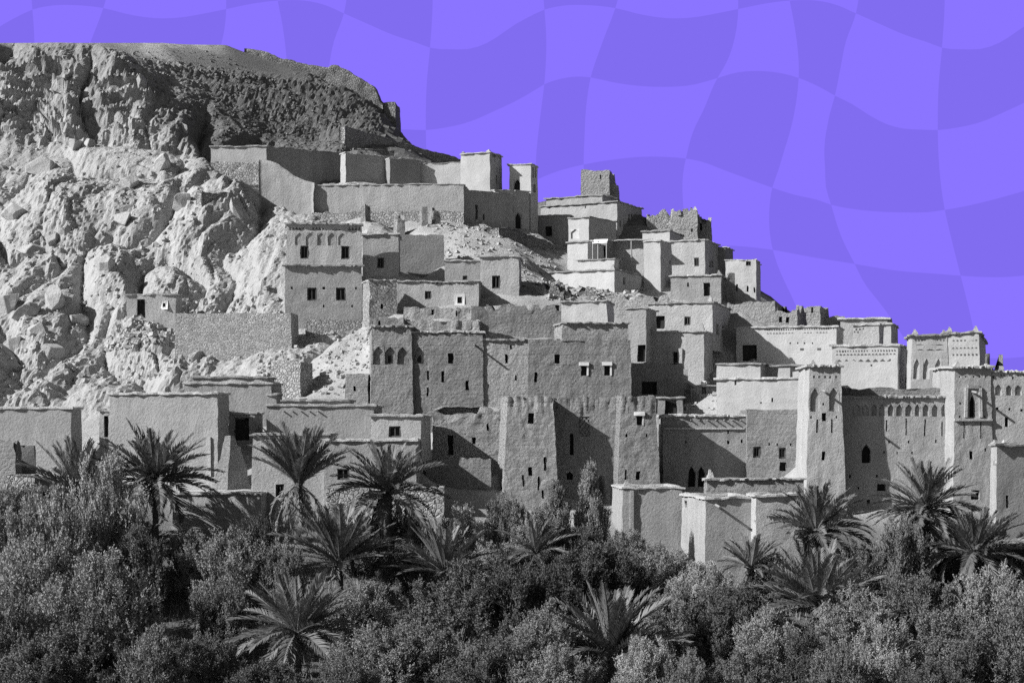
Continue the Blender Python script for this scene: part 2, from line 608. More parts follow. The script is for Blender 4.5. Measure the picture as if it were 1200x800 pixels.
def feature(root, ft, R, no, wallm):
    k = ft[1]
    a, b, c, e = R            # bottom left, bottom right, top right, top left (seen from outside)
    ux = (b - a).normalized()
    wd, hg = (b - a).length, (e - a).length
    uz = Vector((0, 0, 1))

    def at(x, z, dpt):
        """x, z as fractions of the opening, dpt metres inward"""
        return a.lerp(b, x).lerp(e.lerp(c, x), z) - no * dpt

    def slab(mb, x0, z0, x1, z1, d0, d1):
        mb.hexa([at(x0, z0, d0), at(x1, z0, d0), at(x1, z0, d1), at(x0, z0, d1), at(x0, z1, d0), at(x1, z1, d0), at(x1, z1, d1), at(x0, z1, d1)])

    def panel(name, m, dpt, parent):
        mb = MB()
        slab(mb, -.03, -.03, 1.03, 1.03, dpt, dpt + .06)
        return mb.obj(name, m, parent)

    def spandrels(mb, dep, pointed=True):
        n = 5
        for sd in (0, 1):
            pts = []
            for i in range(n + 1):
                t = i / n
                x = .5 * t
                if pointed:
                    z = .66 + .34 * (t ** .8)
                else:
                    z = .6 + .4 * math.sqrt(max(0, 1 - (1 - t) ** 2))
                pts.append((x if sd == 0 else 1 - x, z))
            for i in range(n):
                (x0, z0), (x1, z1) = pts[i], pts[i + 1]
                q = [at(x0, z0, -.003), at(x1, z1, -.003), at(x1, 1.01, -.003), at(x0, 1.01, -.003)]
                q2 = [at(x0, z0, dep), at(x1, z1, dep), at(x1, 1.01, dep), at(x0, 1.01, dep)]
                mb.add(q + q2, [(0, 1, 2, 3), (7, 6, 5, 4), (0, 4, 5, 1)])
    fx, fz = min(.12 / max(wd, .1), .2), min(.12 / max(hg, .1), .2)
    if k == 'h':
        panel('window', 'dark_inside', .36, root)  # black panel painting the darkness inside the hole
    elif k == 'd':
        o = panel('door', 'dark_inside', .36, root)  # black panel painting the darkness inside the doorway
    elif k in ('w', 'p', 'l'):
        mb = MB()
        if k == 'w':
            slab(mb, 0, 0, fx, 1, .10, .2)
            slab(mb, 1 - fx, 0, 1, 1, .10, .2)
            slab(mb, fx, 0, 1 - fx, fz, .10, .2)
            slab(mb, fx, 1 - fz, 1 - fx, 1, .10, .2)
            slab(mb, .5 - fx * .3, fz, .5 + fx * .3, 1 - fz, .13, .19)
            m = 'wood'
        elif k == 'p':
            gx, gz = .24 / wd, .24 / hg
            slab(mb, -gx, -gz, .03, 1 + gz, -.06, .2)
            slab(mb, .97, -gz, 1 + gx, 1 + gz, -.06, .2)
            slab(mb, .03, -gz, .97, .03, -.06, .2)
            slab(mb, .03, .97, .97, 1 + gz, -.06, .2)
            m = 'plaster'
        else:
            slab(mb, -.35, 1.02, 1.35, 1.02 + .3 / hg, -.16, .1)
            slab(mb, 1.02, .0, 1.3, 1.0, -.05, .1)
            m = 'plaster'
        o = mb.obj('window', m, root)
        panel('infill', 'dark_inside', .27, o)
    elif k == 'm':                                   # shallow moulded arch
        mb = MB()
        slab(mb, -.02, -.02, 1.02, 1.02, .07, .2)
        spandrels(mb, .1)
        mb.obj('niche', wallm, root)
    elif k in ('n', 'N'):
        mb = MB()
        slab(mb, -.02, -.02, 1.02, 1.02, .17, .26)
        spandrels(mb, .2)
        o = mb.obj('niche', wallm, root)
        if k == 'N':
            mb = MB()
            slab(mb, .3, .08, .72, .5, .15, .2)
            mb.obj('infill', 'dark_inside', o)
    elif k in ('a', 'A'):
        mb = MB()
        spandrels(mb, .4, k == 'A')
        o = mb.obj('window', wallm, root)
        panel('infill', 'dark_inside', .38, o)
    elif k == 'g':                                   # lattice
        mb = MB()
        for i in range(5):
            for j in range(7):
                if (i + j) % 2 == 0:
                    slab(mb, i / 5, j / 7, (i + 1) / 5 + .0, (j + 1) / 7, .05 + .004 * i, .14)
        o = mb.obj('lattice', wallm, root)
        panel('infill', wallm, .15, o)
    elif k == 'pil':                                 # raised strip of wall
        mb = MB()
        slab(mb, 0, 0, 1, 1, -.16, .1)
        mb.obj('pilaster', wallm, root)
    elif k == 'band':
        mb = MB()
        slab(mb, 0, 0, 1, 1, -.17, .1)
        mb.obj('string_course', 'mud_cap', root)
    elif k == 'frieze':
        rows, pitch = ft[6], ft[7]
        mb = MB()
        n = max(3, int(wd / pitch))
        for r in range(rows):
            z0, z1 = (r + .12) / rows, (r + .88) / rows
            for i in range(n):
                x0 = (i + .5 * (r % 2)) / n
                x1 = x0 + 1 / n
                if x1 > 1.001:
                    continue
                xm = .5 * (x0 + x1)
                if ft[8] == 't':                     # raised dark wedges painting the shade of triangular holes
                    q = [at(x0 + .1 / n, z0, -.012), at(x1 - .1 / n, z0, -.012), at(xm, z1, -.012)]
                    q2 = [at(x0 + .1 / n, z0, .1), at(x1 - .1 / n, z0, .1), at(xm, z1, .1)]
                    mb.add(q + q2, [(0, 1, 2), (0, 3, 4, 1), (1, 4, 5, 2), (2, 5, 3, 0)])
                else:
                    slab(mb, x0 + .28 / n, z0, x1 - .28 / n, z1, -.012, .1)
        o = mb.obj('frieze', 'wood', root)  # dark colour stands in for the shade inside small holes
        o['kind'] = 'stuff'
    elif k == 'spout':
        mb = MB()
        p0 = at(.5, .5, .1)
        p1 = p0 + no * 1.15 + Vector((0, 0, -.12))
        mb.bar(p0, p1, .09, 6)
        mb.obj('drain_spout', 'wood_pale', root)
    elif k == 'beam':
        n = ft[6]
        for i in range(n):
            mb = MB()
            p0 = at((i + .5) / n, .5, .1)
            mb.bar(p0, p0 + no * rng.uniform(.25, .5), .06, 5)
            mb.obj('beam', 'wood_pale', root)

# ------------------------------------------------------------------ the village, front row to back
HG = 'mud brick houses of the village'
# ---- lower left
vol(('mud_house', 'low flat mud house at the far left edge under the rocks', 'house', HG), -60, 83, 134, 478, 560, pc=95, th=6, rag=.05, m='mud', cop=1.1)
vol(('ruined_wall', 'crumbled mud wall stub at the bottom left edge', 'wall'), -20, 18, 124, 517, 572, d=1.0, th=10, rag=1.0, m='mud_rough', cop=0, roof=False, amp=0.066, sp=.35)
vol(('ruined_wall', 'broken sloping mud wall behind the rubble at lower left', 'wall'), 16, 40, 126, 523, 560, d=.8, th=-8, rag=.8, m='mud_dark', cop=0, roof=False, sp=.35)
vol(('rubble_wall', 'short rough rubble wall beside the leftmost palm', 'wall'), 5, 40, 122, 556, 576, d=1.0, th=5, rag=.35, m='stone', cop=0, roof=False, amp=0.066, sp=.3)
vol(('terrace_wall', 'low retaining wall with pale ledge at the left bottom corner', 'wall'), -40, 36, 120, 574, 620, d=3, th=0, rag=.05, m='mud', cop=.8, roof=False)
r = vol(('mud_house', 'tall plain windowless house with peeling plaster behind two palms', 'house', HG), 128, 255, 133, 461, 562, pc=268, th=9, bat=.008, rag=.05, m='mud', cop=1.1, amp=0.07, sp=.4,
        feats=[('F', 'pil', 243, 512, 247, 558)])
vol(('mud_house', 'small lean-to house squeezed left of the tall windowless house', 'house', HG), 117, 128, 138, 481, 530, d=3, th=0, rag=.05, m='mud', cop=1,
    feats=[('F', 'd', 122, 487, 127, 512)])
r = vol(('mud_house', 'stepped grey house with two copings below the stone terrace wall', 'house', HG), 216, 318, 143, 449, 500, d=5, th=2, rag=.05, m='mud', cop=1)
vol(r, 226, 312, 144.2, 442, 452, d=4, th=2, rag=.05, m='mud', cop=1, ctrl=False, ext=.4)
vol(r, 313, 324, 142, 462, 500, d=3, th=0, rag=.05, m='mud', cop=1, ctrl=False)
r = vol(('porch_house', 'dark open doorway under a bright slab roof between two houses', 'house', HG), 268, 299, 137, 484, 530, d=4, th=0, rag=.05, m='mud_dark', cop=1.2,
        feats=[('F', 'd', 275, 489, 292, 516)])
vol(('ruined_wall', 'leaning ruin stump in front of the dark porch doorway', 'wall'), 270, 282, 131, 512, 578, d=1.2, th=-38, rag=1.0, bat=.13, m='mud_rough', cop=0, roof=False, amp=0.077, sp=.3)
vol(('terrace_wall', 'long low terrace wall with pale top under the palm shadows', 'wall'), 203, 306, 126, 578, 625, d=5, th=3, rag=.06, m='mud', cop=.9, roof=False, thick=2.0)
r = vol(('mud_house', 'large grey house behind the tall palm with two small windows', 'house', HG), 296, 384, 128, 509, 600, d=5, th=2, rag=.05, m='mud', cop=1,
        feats=[('F', 'w', 323, 567, 333, 583), ('F', 'beam', 336, 517, 360, 520, 4)])
vol(r, 381, 487, 127.4, 516, 600, d=5, th=2, rag=.06, m='mud', cop=1, ctrl=False, feats=[('F', 'w', 395, 549, 409, 562)])
vol(r, 382, 432, 126.6, 571, 600, d=.9, th=0, rag=.12, m='stone', cop=0, roof=False, ctrl=False, amp=0.055, sp=.3)
r = vol(('mud_house', 'long flat house with double coping under the great ruined facade', 'house', HG), 313, 438, 136, 475, 520, d=6, th=2, rag=.05, m='mud', cop=1,
        feats=[('F', 'beam', 328, 480, 378, 483, 5)])
vol(r, 331, 408, 139, 469, 476, d=3.5, th=2, rag=.04, m='mud', cop=1, ctrl=False, ext=.5)
r = vol(('mud_house', 'small cube house with one double window left of the rough walls', 'house', HG), 435, 493, 131, 487, 530, d=7.5, th=3, rag=.06, m='mud', cop=1.1,
        feats=[('F', 'w', 456, 499, 470, 512)])
vol(('ruined_wall', 'rough crumbling wall with eroded top left of the twin towers', 'wall'), 508, 596, 139.2, 477, 560, d=1.8, th=-3, rag=.6, rib=.15, m='mud_rough', cop=0, roof=False, amp=0.077, fr=1.5, sp=.28, over=.1,
    feats=[('F', 'h', 525, 510, 531, 533), ('F', 'h', 553, 512, 557, 520), ('F', 'h', 570, 496, 573, 504)])
vol(('ruined_wall', 'low ragged pale wall in front of the rough crumbling wall', 'wall'), 500, 575, 132, 536, 575, d=1.3, th=-4, rag=.5, m='mud_rough', cop=0, roof=False, amp=0.0715, fr=1.5, sp=.3)
vol(('terrace_wall', 'low stone terrace behind the curving palm in the middle', 'wall'), 430, 520, 127, 569, 610, d=2, th=0, rag=.2, m='stone', cop=0, roof=False, amp=0.055, sp=.35)

# ---- twin towers and recessed wall
r = vol(('tower_house', 'eroded twin tower kasbah with shadowed recessed wall in the centre', 'kasbah'), 595, 648, 131.4, 464, 600, d=6, th=-5, bat=.048, rag=.16, rib=.16, m='mud_rough', cop=0, amp=0.055, fr=1.6, sp=.15,
        feats=[('F', 'h', 619, 484, 626, 496), ('F', 'h', 619, 547, 624, 557), ('F', 'h', 637, 535, 640, 551), ('F', 'h', 612, 556, 614, 570), ('F', 'h', 630, 558, 632, 574), ('F', 'h', 635, 574, 637, 584)])
vol(r, 640, 736, 133.6, 465, 600, d=5, th=0, bat=.02, rag=.15, rib=.15, m='mud_rough', cop=0, amp=0.055, fr=1.6, sp=.15, ctrl=False,
    feats=[('F', 'g', 679, 488, 691, 511), ('F', 'h', 668, 508, 672, 533), ('F', 'A', 664, 552, 671, 562), ('F', 'h', 683, 548, 687, 556), ('F', 'h', 702, 558, 704, 568)])
vol(r, 728, 768, 131.4, 463, 650, d=6, th=-5, bat=.048, rag=.16, rib=.16, m='mud_rough', cop=0, amp=0.055, fr=1.6, sp=.15, ctrl=False,
    feats=[('F', 'l', 746, 487, 753, 498), ('F', 'h', 745, 552, 750, 562), ('F', 'h', 732, 550, 734, 562), ('F', 'h', 757, 508, 759, 512), ('F', 'h', 733, 508, 735, 512)])
# ---- bottom right walls
r = vol(('mud_house', 'low shadowed courtyard house at the foot of the twin towers', 'house', HG), 730, 799, 124.6, 571, 645, d=6, th=-4, bat=.02, rag=.12, m='mud', cop=.9, merl=((0, .8),),
        feats=[('F', 'pil', 738, 574, 742, 640)])
r = vol(('mud_house', 'bright cornered house with buttress rising above the bushes', 'house', HG), 827, 888, 118, 583, 690, pl=799, th=-9, bat=.012, rag=.16, m='mud', cop=1,
        feats=[('L', 'h', 802, 586, 805, 594), ('F', 'spout', 838, 589, 840, 592)])
vol(r, 886, 940, 117.2, 580, 690, pl=876, th=-7, bat=.012, rag=.1, m='mud', cop=1, ctrl=False)
vol(('parapet_wall', 'rough grey parapet wall above the bright cornered house', 'wall'), 829, 942, 126, 561, 600, d=1.4, th=-3, rag=.12, m='mud_rough', cop=.8, roof=False, merl=((0, 1.1),), sp=.3)
# ---- wall right of the twin towers
r = vol(('long_house', 'long shadow crossed house with twin arched doors right of the towers', 'house', HG), 778, 879, 135.2, 487, 600, d=5, th=0, bat=.0, rag=.07, m='mud', cop=1, amp=0.07, sp=.35,
        feats=[('F', 'A', 807, 546, 815, 570), ('F', 'A', 818, 546, 826, 570), ('F', 'd', 773, 552, 777, 566), ('F', 'h', 803, 516, 805, 519), ('F', 'h', 852, 516, 855, 520), ('F', 'h', 868, 515, 870, 519), ('F', 'h', 853, 504, 855, 508), ('F', 'h', 882, 508, 893, 537), ('F', 'band', 770, 501, 872, 503.2), ('F', 'beam', 785, 490, 872, 493, 9)])
vol(r, 875, 950, 134.6, 479, 600, d=4, th=0, bat=.0, rag=.15, m='mud_rough', cop=0, amp=0.08, sp=.35, ctrl=False,
    feats=[('F', 'w', 912, 524, 921, 537), ('F', 'h', 914, 541, 921, 552), ('F', 'w', 883, 523, 891, 536), ('F', 'h', 900, 519, 902, 522), ('F', 'h', 909, 519, 911, 522), ('F', 'h', 926, 519, 928, 522)])
vol(('mud_house', 'pale smooth house with a set back terrace beside the first corner tower', 'house', HG), 840, 947, 141, 443, 500, d=6, th=20, bat=.0, rag=.05, m='mud_pale', cop=1,
    feats=[('F', 'h', 861, 445, 863, 451), ('F', 'h', 936, 466, 938, 472), ('F', 'h', 904, 466, 906, 471), ('F', 'h', 891, 471, 893, 473)])
rp = [o for o in COL.objects if o.get('label', '').startswith('pale smooth house')][0]
vol(rp, 840, 891, 142.45, 426, 443, d=5, th=20, bat=.0, rag=.05, m='mud_pale', cop=.8, ctrl=False, ext=.2)
vol(rp, 888, 949, 143.4, 428, 443, d=3, th=20, bat=.0, rag=.05, m='mud_pale', cop=.9, ctrl=False, ext=.5, over=.5)
vol(rp, 912, 926, 141.55, 431, 443, d=1.0, th=20, bat=.0, rag=.0, m='mud_pale', cop=0, ctrl=False, ext=.3)

# ---- the great kasbah on the right
r = vol(('kasbah_tower', 'slim corner tower with two blind arches left of the arcaded wall', 'tower'), 949, 985, 129.6, 429, 600, d=5, th=0, bat=.035, rag=.05, m='mud', cop=1, amp=0.05, sp=.35, over=.25, merl=((0, .7), (1, .7)),
        feats=[('F', 'n', 949.5, 454, 960, 482), ('F', 'n', 971.5, 454, 983, 482), ('F', 'h', 963, 484, 968, 493), ('F', 'h', 963, 529, 967, 539), ('F', 'h', 956.5, 491, 958.5, 507), ('F', 'h', 973.5, 491, 975.5, 507),
               ('F', 'h', 953, 440, 955, 443), ('F', 'h', 959, 440, 961, 443), ('F', 'h', 966, 440, 968, 443), ('F', 'h', 972, 440, 974, 443), ('F', 'h', 979, 440, 981, 443), ('F', 'spout', 964, 456, 966, 459), ('F', 'h', 964, 472, 966, 475),
               ('F', 'h', 949, 487, 951, 490), ('F', 'h', 979, 487, 981, 490)])
sl_ = [(x, y0, x2, y1) for x, y0, x2, y1 in ((1000, 473, 1008.5, 487), (1011, 473, 1018, 487), (1021, 473, 1027.5, 487), (1030.5, 473, 1037, 487.5), (1040.5, 473, 1047.5, 487.5), (1050.5, 473, 1057.5, 487.5), (1061, 473, 1069, 487.5), (1072, 473, 1078.5, 487.5), (1081.5, 473, 1088.5, 487.5), (1092, 473, 1099, 487.5), (1103, 473, 1110, 487.5))]
r = vol(('kasbah_wall', 'wide curtain wall with a row of eleven small blind arches', 'wall'), 984, 1116, 131.0, 465, 605, d=4, th=0, bat=.012, rag=.06, m='mud', cop=1, amp=0.05, sp=.4, over=.22,
        feats=[('F', 'n') + q for q in sl_] + [('F', 'h', 1038, 492, 1039.6, 505), ('F', 'h', 1061, 490, 1062.6, 510), ('F', 'h', 1083, 491, 1084.6, 511), ('F', 'h', 1103, 494, 1104.6, 511), ('F', 'A', 1010, 520, 1020.5, 542),
               ('F', 'h', 1015.5, 585, 1019.5, 595), ('F', 'h', 1028, 567, 1038, 575), ('F', 'h', 1041, 516, 1043, 519), ('F', 'h', 1064, 516, 1066, 519), ('F', 'h', 1096, 515, 1098, 519), ('F', 'h', 1109, 500, 1113, 505), ('F', 'h', 1035, 528, 1037, 531), ('F', 'h', 1050, 529, 1052, 532), ('F', 'h', 1068, 529, 1070, 532), ('F', 'h', 1110, 520, 1112, 523), ('F', 'h', 995, 556, 997, 560), ('F', 'h', 1005, 570, 1007, 573), ('F', 'h', 1027, 556, 1029, 559)])
vol(r, 986, 1113, 132.2, 454, 466, d=1.6, th=0, bat=0, rag=.3, m='mud_rough', cop=0, roof=False, ctrl=False, ext=.4, amp=0.11, sp=.3)
r = vol(('kasbah_tower', 'corner tower with a framed arched window and string course', 'tower'), 1119, 1161, 129.0, 430, 600, d=5, th=-5, pl=None, bat=.018, rag=.05, m='mud', cop=1, amp=0.06, sp=.35, over=.25, merl=((0, .6), (1, .4)),
        feats=[('F', 'pil', 1130, 454, 1133, 489), ('F', 'pil', 1147, 454, 1150, 489), ('F', 'pil', 1133, 451, 1147, 455), ('F', 'A', 1136, 462, 1143, 489), ('F', 'band', 1117, 490.5, 1162.4, 493), ('F', 'h', 1129, 494, 1130.6, 514), ('F', 'h', 1149, 494, 1150.6, 514), ('F', 'h', 1136, 528, 1140, 538), ('F', 'h', 1154, 525, 1156, 529), ('F', 'h', 1138, 574, 1148, 585), ('F', 'spout', 1138, 457, 1140, 460), ('F', 'h', 1124, 440, 1126, 442), ('F', 'h', 1131, 440, 1133, 442), ('F', 'h', 1140, 440, 1142, 442), ('F', 'h', 1147, 440, 1149, 442), ('F', 'h', 1154, 440, 1156, 442), ('F', 'h', 1124, 471, 1126, 474), ('F', 'h', 1124, 487, 1126, 489.5), ('F', 'h', 1153, 487, 1155, 489.5)])
r = vol(('kasbah_wall', 'pale wall with dentil cornice and three arches at the right edge', 'wall'), 1161, 1290, 129.35, 435, 600, d=4, th=0, bat=.008, rag=.05, m='mud', cop=.9, amp=0.05, sp=.4,
        feats=[('F', 'frieze', 1172, 438, 1230, 441, 1, .2, 's'), ('F', 'n', 1166.5, 450, 1174, 463), ('F', 'n', 1179, 451, 1185.5, 463), ('F', 'n', 1189.5, 451, 1197, 463), ('F', 'n', 1202, 451, 1209, 463), ('F', 'h', 1177.5, 489, 1182, 500), ('F', 'h', 1167, 477, 1170, 480), ('F', 'h', 1181.5, 478, 1184.5, 481), ('F', 'h', 1196, 479, 1199, 482), ('F', 'h', 1163, 440, 1165, 443), ('F', 'h', 1186, 441, 1188, 444)])
r = vol(('kasbah_tower', 'low square tower with bright left flank at the right edge', 'tower'), 1176, 1262, 122.5, 521, 610, pl=1161, th=-12, bat=.012, rag=.07, m='mud', cop=1, amp=0.05, sp=.4, over=.2, merl=((0, .5), (3, .5)),
        feats=[('F', 'h', 1179, 580, 1182, 595), ('F', 'h', 1166, 540, 1168, 545)])
r = vol(('kasbah_tower', 'decorated background tower with three tall pointed niches', 'tower'), 1069, 1110, 142, 392, 470, d=5, th=8, bat=.03, rag=.1, m='mud_pale', cop=.9, amp=0.06, sp=.35, over=.22, merl=((0, .7), (1, .6)),
        feats=[('F', 'n', 1070.5, 420, 1077.5, 444), ('F', 'n', 1082, 420, 1089.5, 444), ('F', 'n', 1096, 420, 1103.5, 444), ('F', 'frieze', 1071, 397, 1108, 399.5, 1, .25, 's'), ('F', 'frieze', 1072, 402.5, 1107, 404.3, 1, .62, 't'), ('F', 'frieze', 1072, 408.5, 1107, 410.3, 1, .62, 't')])
r = vol(('kasbah_tower', 'decorated background tower with zigzag brick bands and shadowed right side', 'tower'), 1109, 1147, 141.3, 389, 470, pc=1155, th=17, bat=.02, rag=.12, m='mud_pale', cop=.9, amp=0.06, sp=.35, over=.2, merl=((0, .7), (1, .8), (2, .7)),
        feats=[('F', 'frieze', 1115, 397, 1146, 399.5, 1, .3, 's'), ('F', 'frieze', 1115, 406, 1146, 409, 1, .3, 't'), ('F', 'frieze', 1115, 414, 1146, 417, 1, .3, 's')])
vol(('ruined_wall', 'jagged ruin fragment right of the zigzag banded tower', 'wall'), 1155, 1176, 140, 415, 450, d=2.5, th=15, rag=1.3, m='mud_rough', cop=0, roof=False, amp=0.0825, sp=.3)
r = vol(('kasbah_house', 'pale house with triangle and dot friezes behind the curtain wall', 'house', HG), 975, 1052, 146, 404, 465, pc=1070, th=20, bat=.0, rag=.05, m='mud_pale', cop=1.1, sp=.5,
        feats=[('F', 'frieze', 979, 409, 1050, 412.5, 1, .23, 's'), ('F', 'frieze', 979, 413, 1050, 416.5, 1, .3, 't'), ('F', 'frieze', 979, 419.5, 1047, 424.5, 1, .6, 't'), ('F', 'h', 1020, 427, 1022, 429)])
vol(r, 1000, 1030, 148.5, 380, 404, d=3, th=20, bat=.0, rag=.04, m='mud', cop=1, ctrl=False, feats=[('F', 'frieze', 1000, 384, 1016, 391, 2, .25, 's')])
r = vol(('kasbah_house', 'broad pale house with dotted frieze and a huge diagonal shadow', 'house', HG), 863, 980, 167, 382, 440, pc=988, th=16, bat=.0, rag=.05, m='mud_pale', cop=1.1, sp=.5,
        feats=[('F', 'frieze', 895, 383.8, 978, 387, 1, .23, 's'), ('F', 'frieze', 898, 388, 978, 391, 1, .3, 't'), ('F', 'd', 870, 404, 887, 423), ('F', 'h', 925, 401, 926.5, 403), ('F', 'h', 934, 401, 935.5, 403), ('F', 'h', 942, 401, 943.5, 403), ('F', 'h', 951, 401, 952.5, 403), ('F', 'frieze', 935, 407, 965, 411, 1, .7, 's')])
vol(('kasbah_house', 'flat house with layered roof slabs against the sky on the right', 'house', HG), 985, 1040, 176, 373, 410, d=6, th=14, bat=0, rag=.06, m='mud', cop=1.2, over=.3)
vol(('kasbah_house', 'small stepped pale house below the layered roof slabs', 'house', HG), 1019, 1044, 172, 379, 410, pc=1052, th=18, bat=0, rag=.1, m='mud_pale', cop=1)
vol(('ruined_wall', 'broad broken wall with two dark holes on the right skyline', 'wall'), 908, 934, 180, 357, 395, pc=946, th=22, bat=.01, rag=.7, m='mud_rough', cop=0, roof=False, amp=0.088, sp=.35, feats=[('F', 'h', 913, 369, 917, 378), ('F', 'h', 921, 370, 925, 378)])
vol(('ruined_wall', 'pale crumbled wall left of the wall with two dark holes', 'wall'), 852, 908, 182, 352, 395, d=3, th=12, bat=.01, rag=.5, m='mud_rough', cop=0, roof=False, amp=0.088, sp=.35)
vol(('ruined_wall', 'blocky ruin with cracked left half on the right skyline', 'wall'), 945, 961, 178, 357, 395, pc=971, th=25, bat=.01, rag=.4, m='mud_rough', cop=0, roof=False, amp=0.088, sp=.35, feats=[('F', 'h', 950.5, 358, 953, 366)])
vol(('ruined_wall', 'low sloping wall remnant right of the blocky ruin', 'wall'), 968, 990, 180, 369, 395, d=1.5, th=5, bat=.01, rag=.5, m='mud_dark', cop=0, roof=False, amp=0.066, sp=.4)

# ---- the great ruined facade in the middle
r = vol(('kasbah', 'great rough ruined facade with four pointed niches in mid village', 'kasbah'), 436, 482, 145.25, 382, 545, pl=429, th=-6, bat=.022, rag=.06, m='mud_rough', cop=1, amp=0.055, fr=1.5, sp=.28,
        feats=[('F', 'n', 437, 406, 449.5, 427), ('F', 'N', 451, 406, 463.5, 427), ('F', 'n', 466, 406.5, 477.5, 427), ('F', 'h', 453.3, 417, 458.5, 425.5)][:3])
vol(r, 478, 566, 145.8, 389, 545, d=5, th=0, bat=.004, rag=.08, m='mud_rough', cop=1, amp=0.066, fr=1.4, sp=.28, ctrl=False,
    feats=[('F', 'N', 486, 406, 496, 426), ('F', 'h', 525, 414, 531, 426), ('F', 'h', 517.5, 435, 520.5, 448), ('F', 'h', 545.5, 446, 549.5, 457), ('F', 'h', 500, 434, 502.5, 445), ('F', 'h', 500, 454, 502, 464), ('F', 'spout', 555, 402, 557, 405)])
vol(r, 562, 660, 145.95, 398, 545, d=5, th=0, bat=.0, rag=.06, m='mud_rough', cop=1, amp=0.066, fr=1.4, sp=.28, ctrl=False,
    feats=[('F', 'h', 591.5, 415, 594.5, 425.5), ('F', 'h', 598, 404, 600, 409), ('F', 'h', 604, 440, 606, 446)])
vol(r, 620, 739, 145.0, 398, 545, d=5, th=-3, bat=.01, rag=.0, m='mud_rough', cop=0, amp=0.066, fr=1.4, sp=.28, ctrl=False,
    feats=[('F', 'h', 649.5, 415, 656, 425.5), ('F', 'h', 626, 436, 629.5, 448), ('F', 'l', 681, 428.5, 687.5, 440), ('F', 'l', 708, 428.5, 715, 440), ('F', 'h', 617, 416, 619, 424)])
vol(r, 659, 736, 145.05, 378, 398, d=5, pl=None, th=-6, bat=.012, rag=.05, m='mud_rough', cop=.7, amp=0.08, fr=1.4, sp=.28, ctrl=False, ext=.1)
vol(r, 658, 711, 148.0, 352, 380, d=4, th=12, bat=.03, rag=.15, m='mud_pale', cop=.6, amp=0.08, sp=.35, ctrl=False, ext=.8)
vol(r, 437, 474, 147.5, 371, 384, d=3.5, th=0, bat=.02, rag=.3, rib=.2, m='mud_rough', cop=0, amp=0.066, fr=1.6, sp=.26, ctrl=False, ext=.8, feats=[('F', 'h', 443, 375, 446, 380)])
vol(r, 474, 562, 148.5, 374, 390, d=3, th=0, bat=.02, rag=.4, rib=.2, m='mud_rough', cop=0, amp=0.066, fr=1.6, sp=.26, ctrl=False, ext=.8)
vol(('ruined_wall', 'ribbed eroded parapet below the white framed window', 'wall'), 473, 556, 153, 359, 376, d=2, th=0, bat=.02, rag=.3, rib=.2, m='mud_rough', cop=0, amp=0.066, fr=1.6, sp=.28, roof=False, feats=[('F', 'h', 505, 362, 508, 369), ('F', 'h', 534, 363, 536, 370)])
vol(('ruined_wall', 'upright ruined pier beside the shadowed courtyard in mid village', 'wall'), 552, 572, 151, 359, 398, d=2, th=-12, rag=.6, m='mud_rough', cop=0, roof=False, amp=0.077, sp=.3)
vol(('ruined_wall', 'shadowed back wall of the ruined courtyard above the facade', 'wall'), 570, 660, 157, 357, 398, d=1.5, th=0, rag=.6, m='mud_rough', cop=0, roof=False, amp=0.099, fr=1.5, sp=.3)
vol(('ruined_wall', 'square stone ruin on the bright scree slope', 'wall'), 318, 352, 150, 421, 470, pc=366, th=28, rag=.35, m='stone', cop=0, roof=False, amp=0.066, sp=.3)
vol(('ruined_wall', 'low rubble wing at the foot of the great facade left end', 'wall'), 405, 431, 146.2, 437, 478, d=3, th=0, rag=.25, m='mud_rough', cop=0, roof=False, amp=0.055, sp=.3, feats=[('F', 'h', 414, 452, 417, 458)])

# ---- left terrace houses
vol(('stone_terrace_wall', 'large coursed stone retaining wall under the left cliff', 'wall'), 206, 341, 163, 366, 418, d=3, th=6, bat=.02, rag=.1, m='brick', cop=0, roof=False, amp=0.06, thick=1.2)
r = vol(('stone_hut', 'tiny hut with dark doorway and white framed window under the cliff', 'hut'), 171, 206, 168, 345, 379, d=4, th=-2, bat=0, rag=.04, m='mud', cop=.8, over=.1,
        feats=[('F', 'p', 190.5, 355, 194, 360)])
vol(r, 148, 173, 168.5, 345, 379, d=4, th=-2, bat=0, rag=.06, m='mud', cop=.6, over=.1, ctrl=False, feats=[('F', 'd', 160.5, 350.5, 170, 377.5)])
r = vol(('mud_house', 'two storey house with blind arches and four windows on the left', 'house', HG), 334, 424, 168, 311, 392, pl=329, th=-6, bat=.004, rag=.04, m='mud', cop=1.0, over=.28, sp=.5,
        feats=[('F', 'w', 360, 337, 371, 352), ('F', 'w', 394, 337, 405, 352), ('F', 'h', 341, 336, 343.5, 339), ('F', 'h', 378, 336, 381, 339), ('F', 'h', 416, 336, 418, 339), ('F', 'h', 378, 357, 380, 360), ('F', 'h', 412, 357, 414, 360)])
vol(r, 336, 424, 168.2, 262, 311, pl=330, th=-6, bat=.0, rag=.03, m='mud', cop=1.0, over=.28, sp=.5, ctrl=False, ext=.2,
    feats=[('F', 'frieze', 338, 265.5, 423, 269.8, 1, .32, 't'), ('F', 'm', 346, 273, 356, 287.5), ('F', 'm', 358.5, 273, 369, 287.5), ('F', 'm', 371.5, 273, 381.5, 287.5), ('F', 'm', 384, 273, 394, 287.5), ('F', 'm', 396.5, 273, 406.5, 287.5), ('F', 'w', 352, 288, 361.5, 303), ('F', 'w', 400, 288.5, 409.5, 303.5)])
vol(r, 358, 426, 167.0, 374, 392, d=1, th=-6, rag=.2, m='stone', cop=0, roof=False, ctrl=False, amp=0.055, sp=.35)
vol(('mud_house', 'small square house with one window right of the two storey house', 'house', HG), 425, 467, 171, 274, 322, d=5, th=-2, bat=.004, rag=.06, m='mud', cop=.9,
    feats=[('F', 'w', 442, 302, 450, 314)])
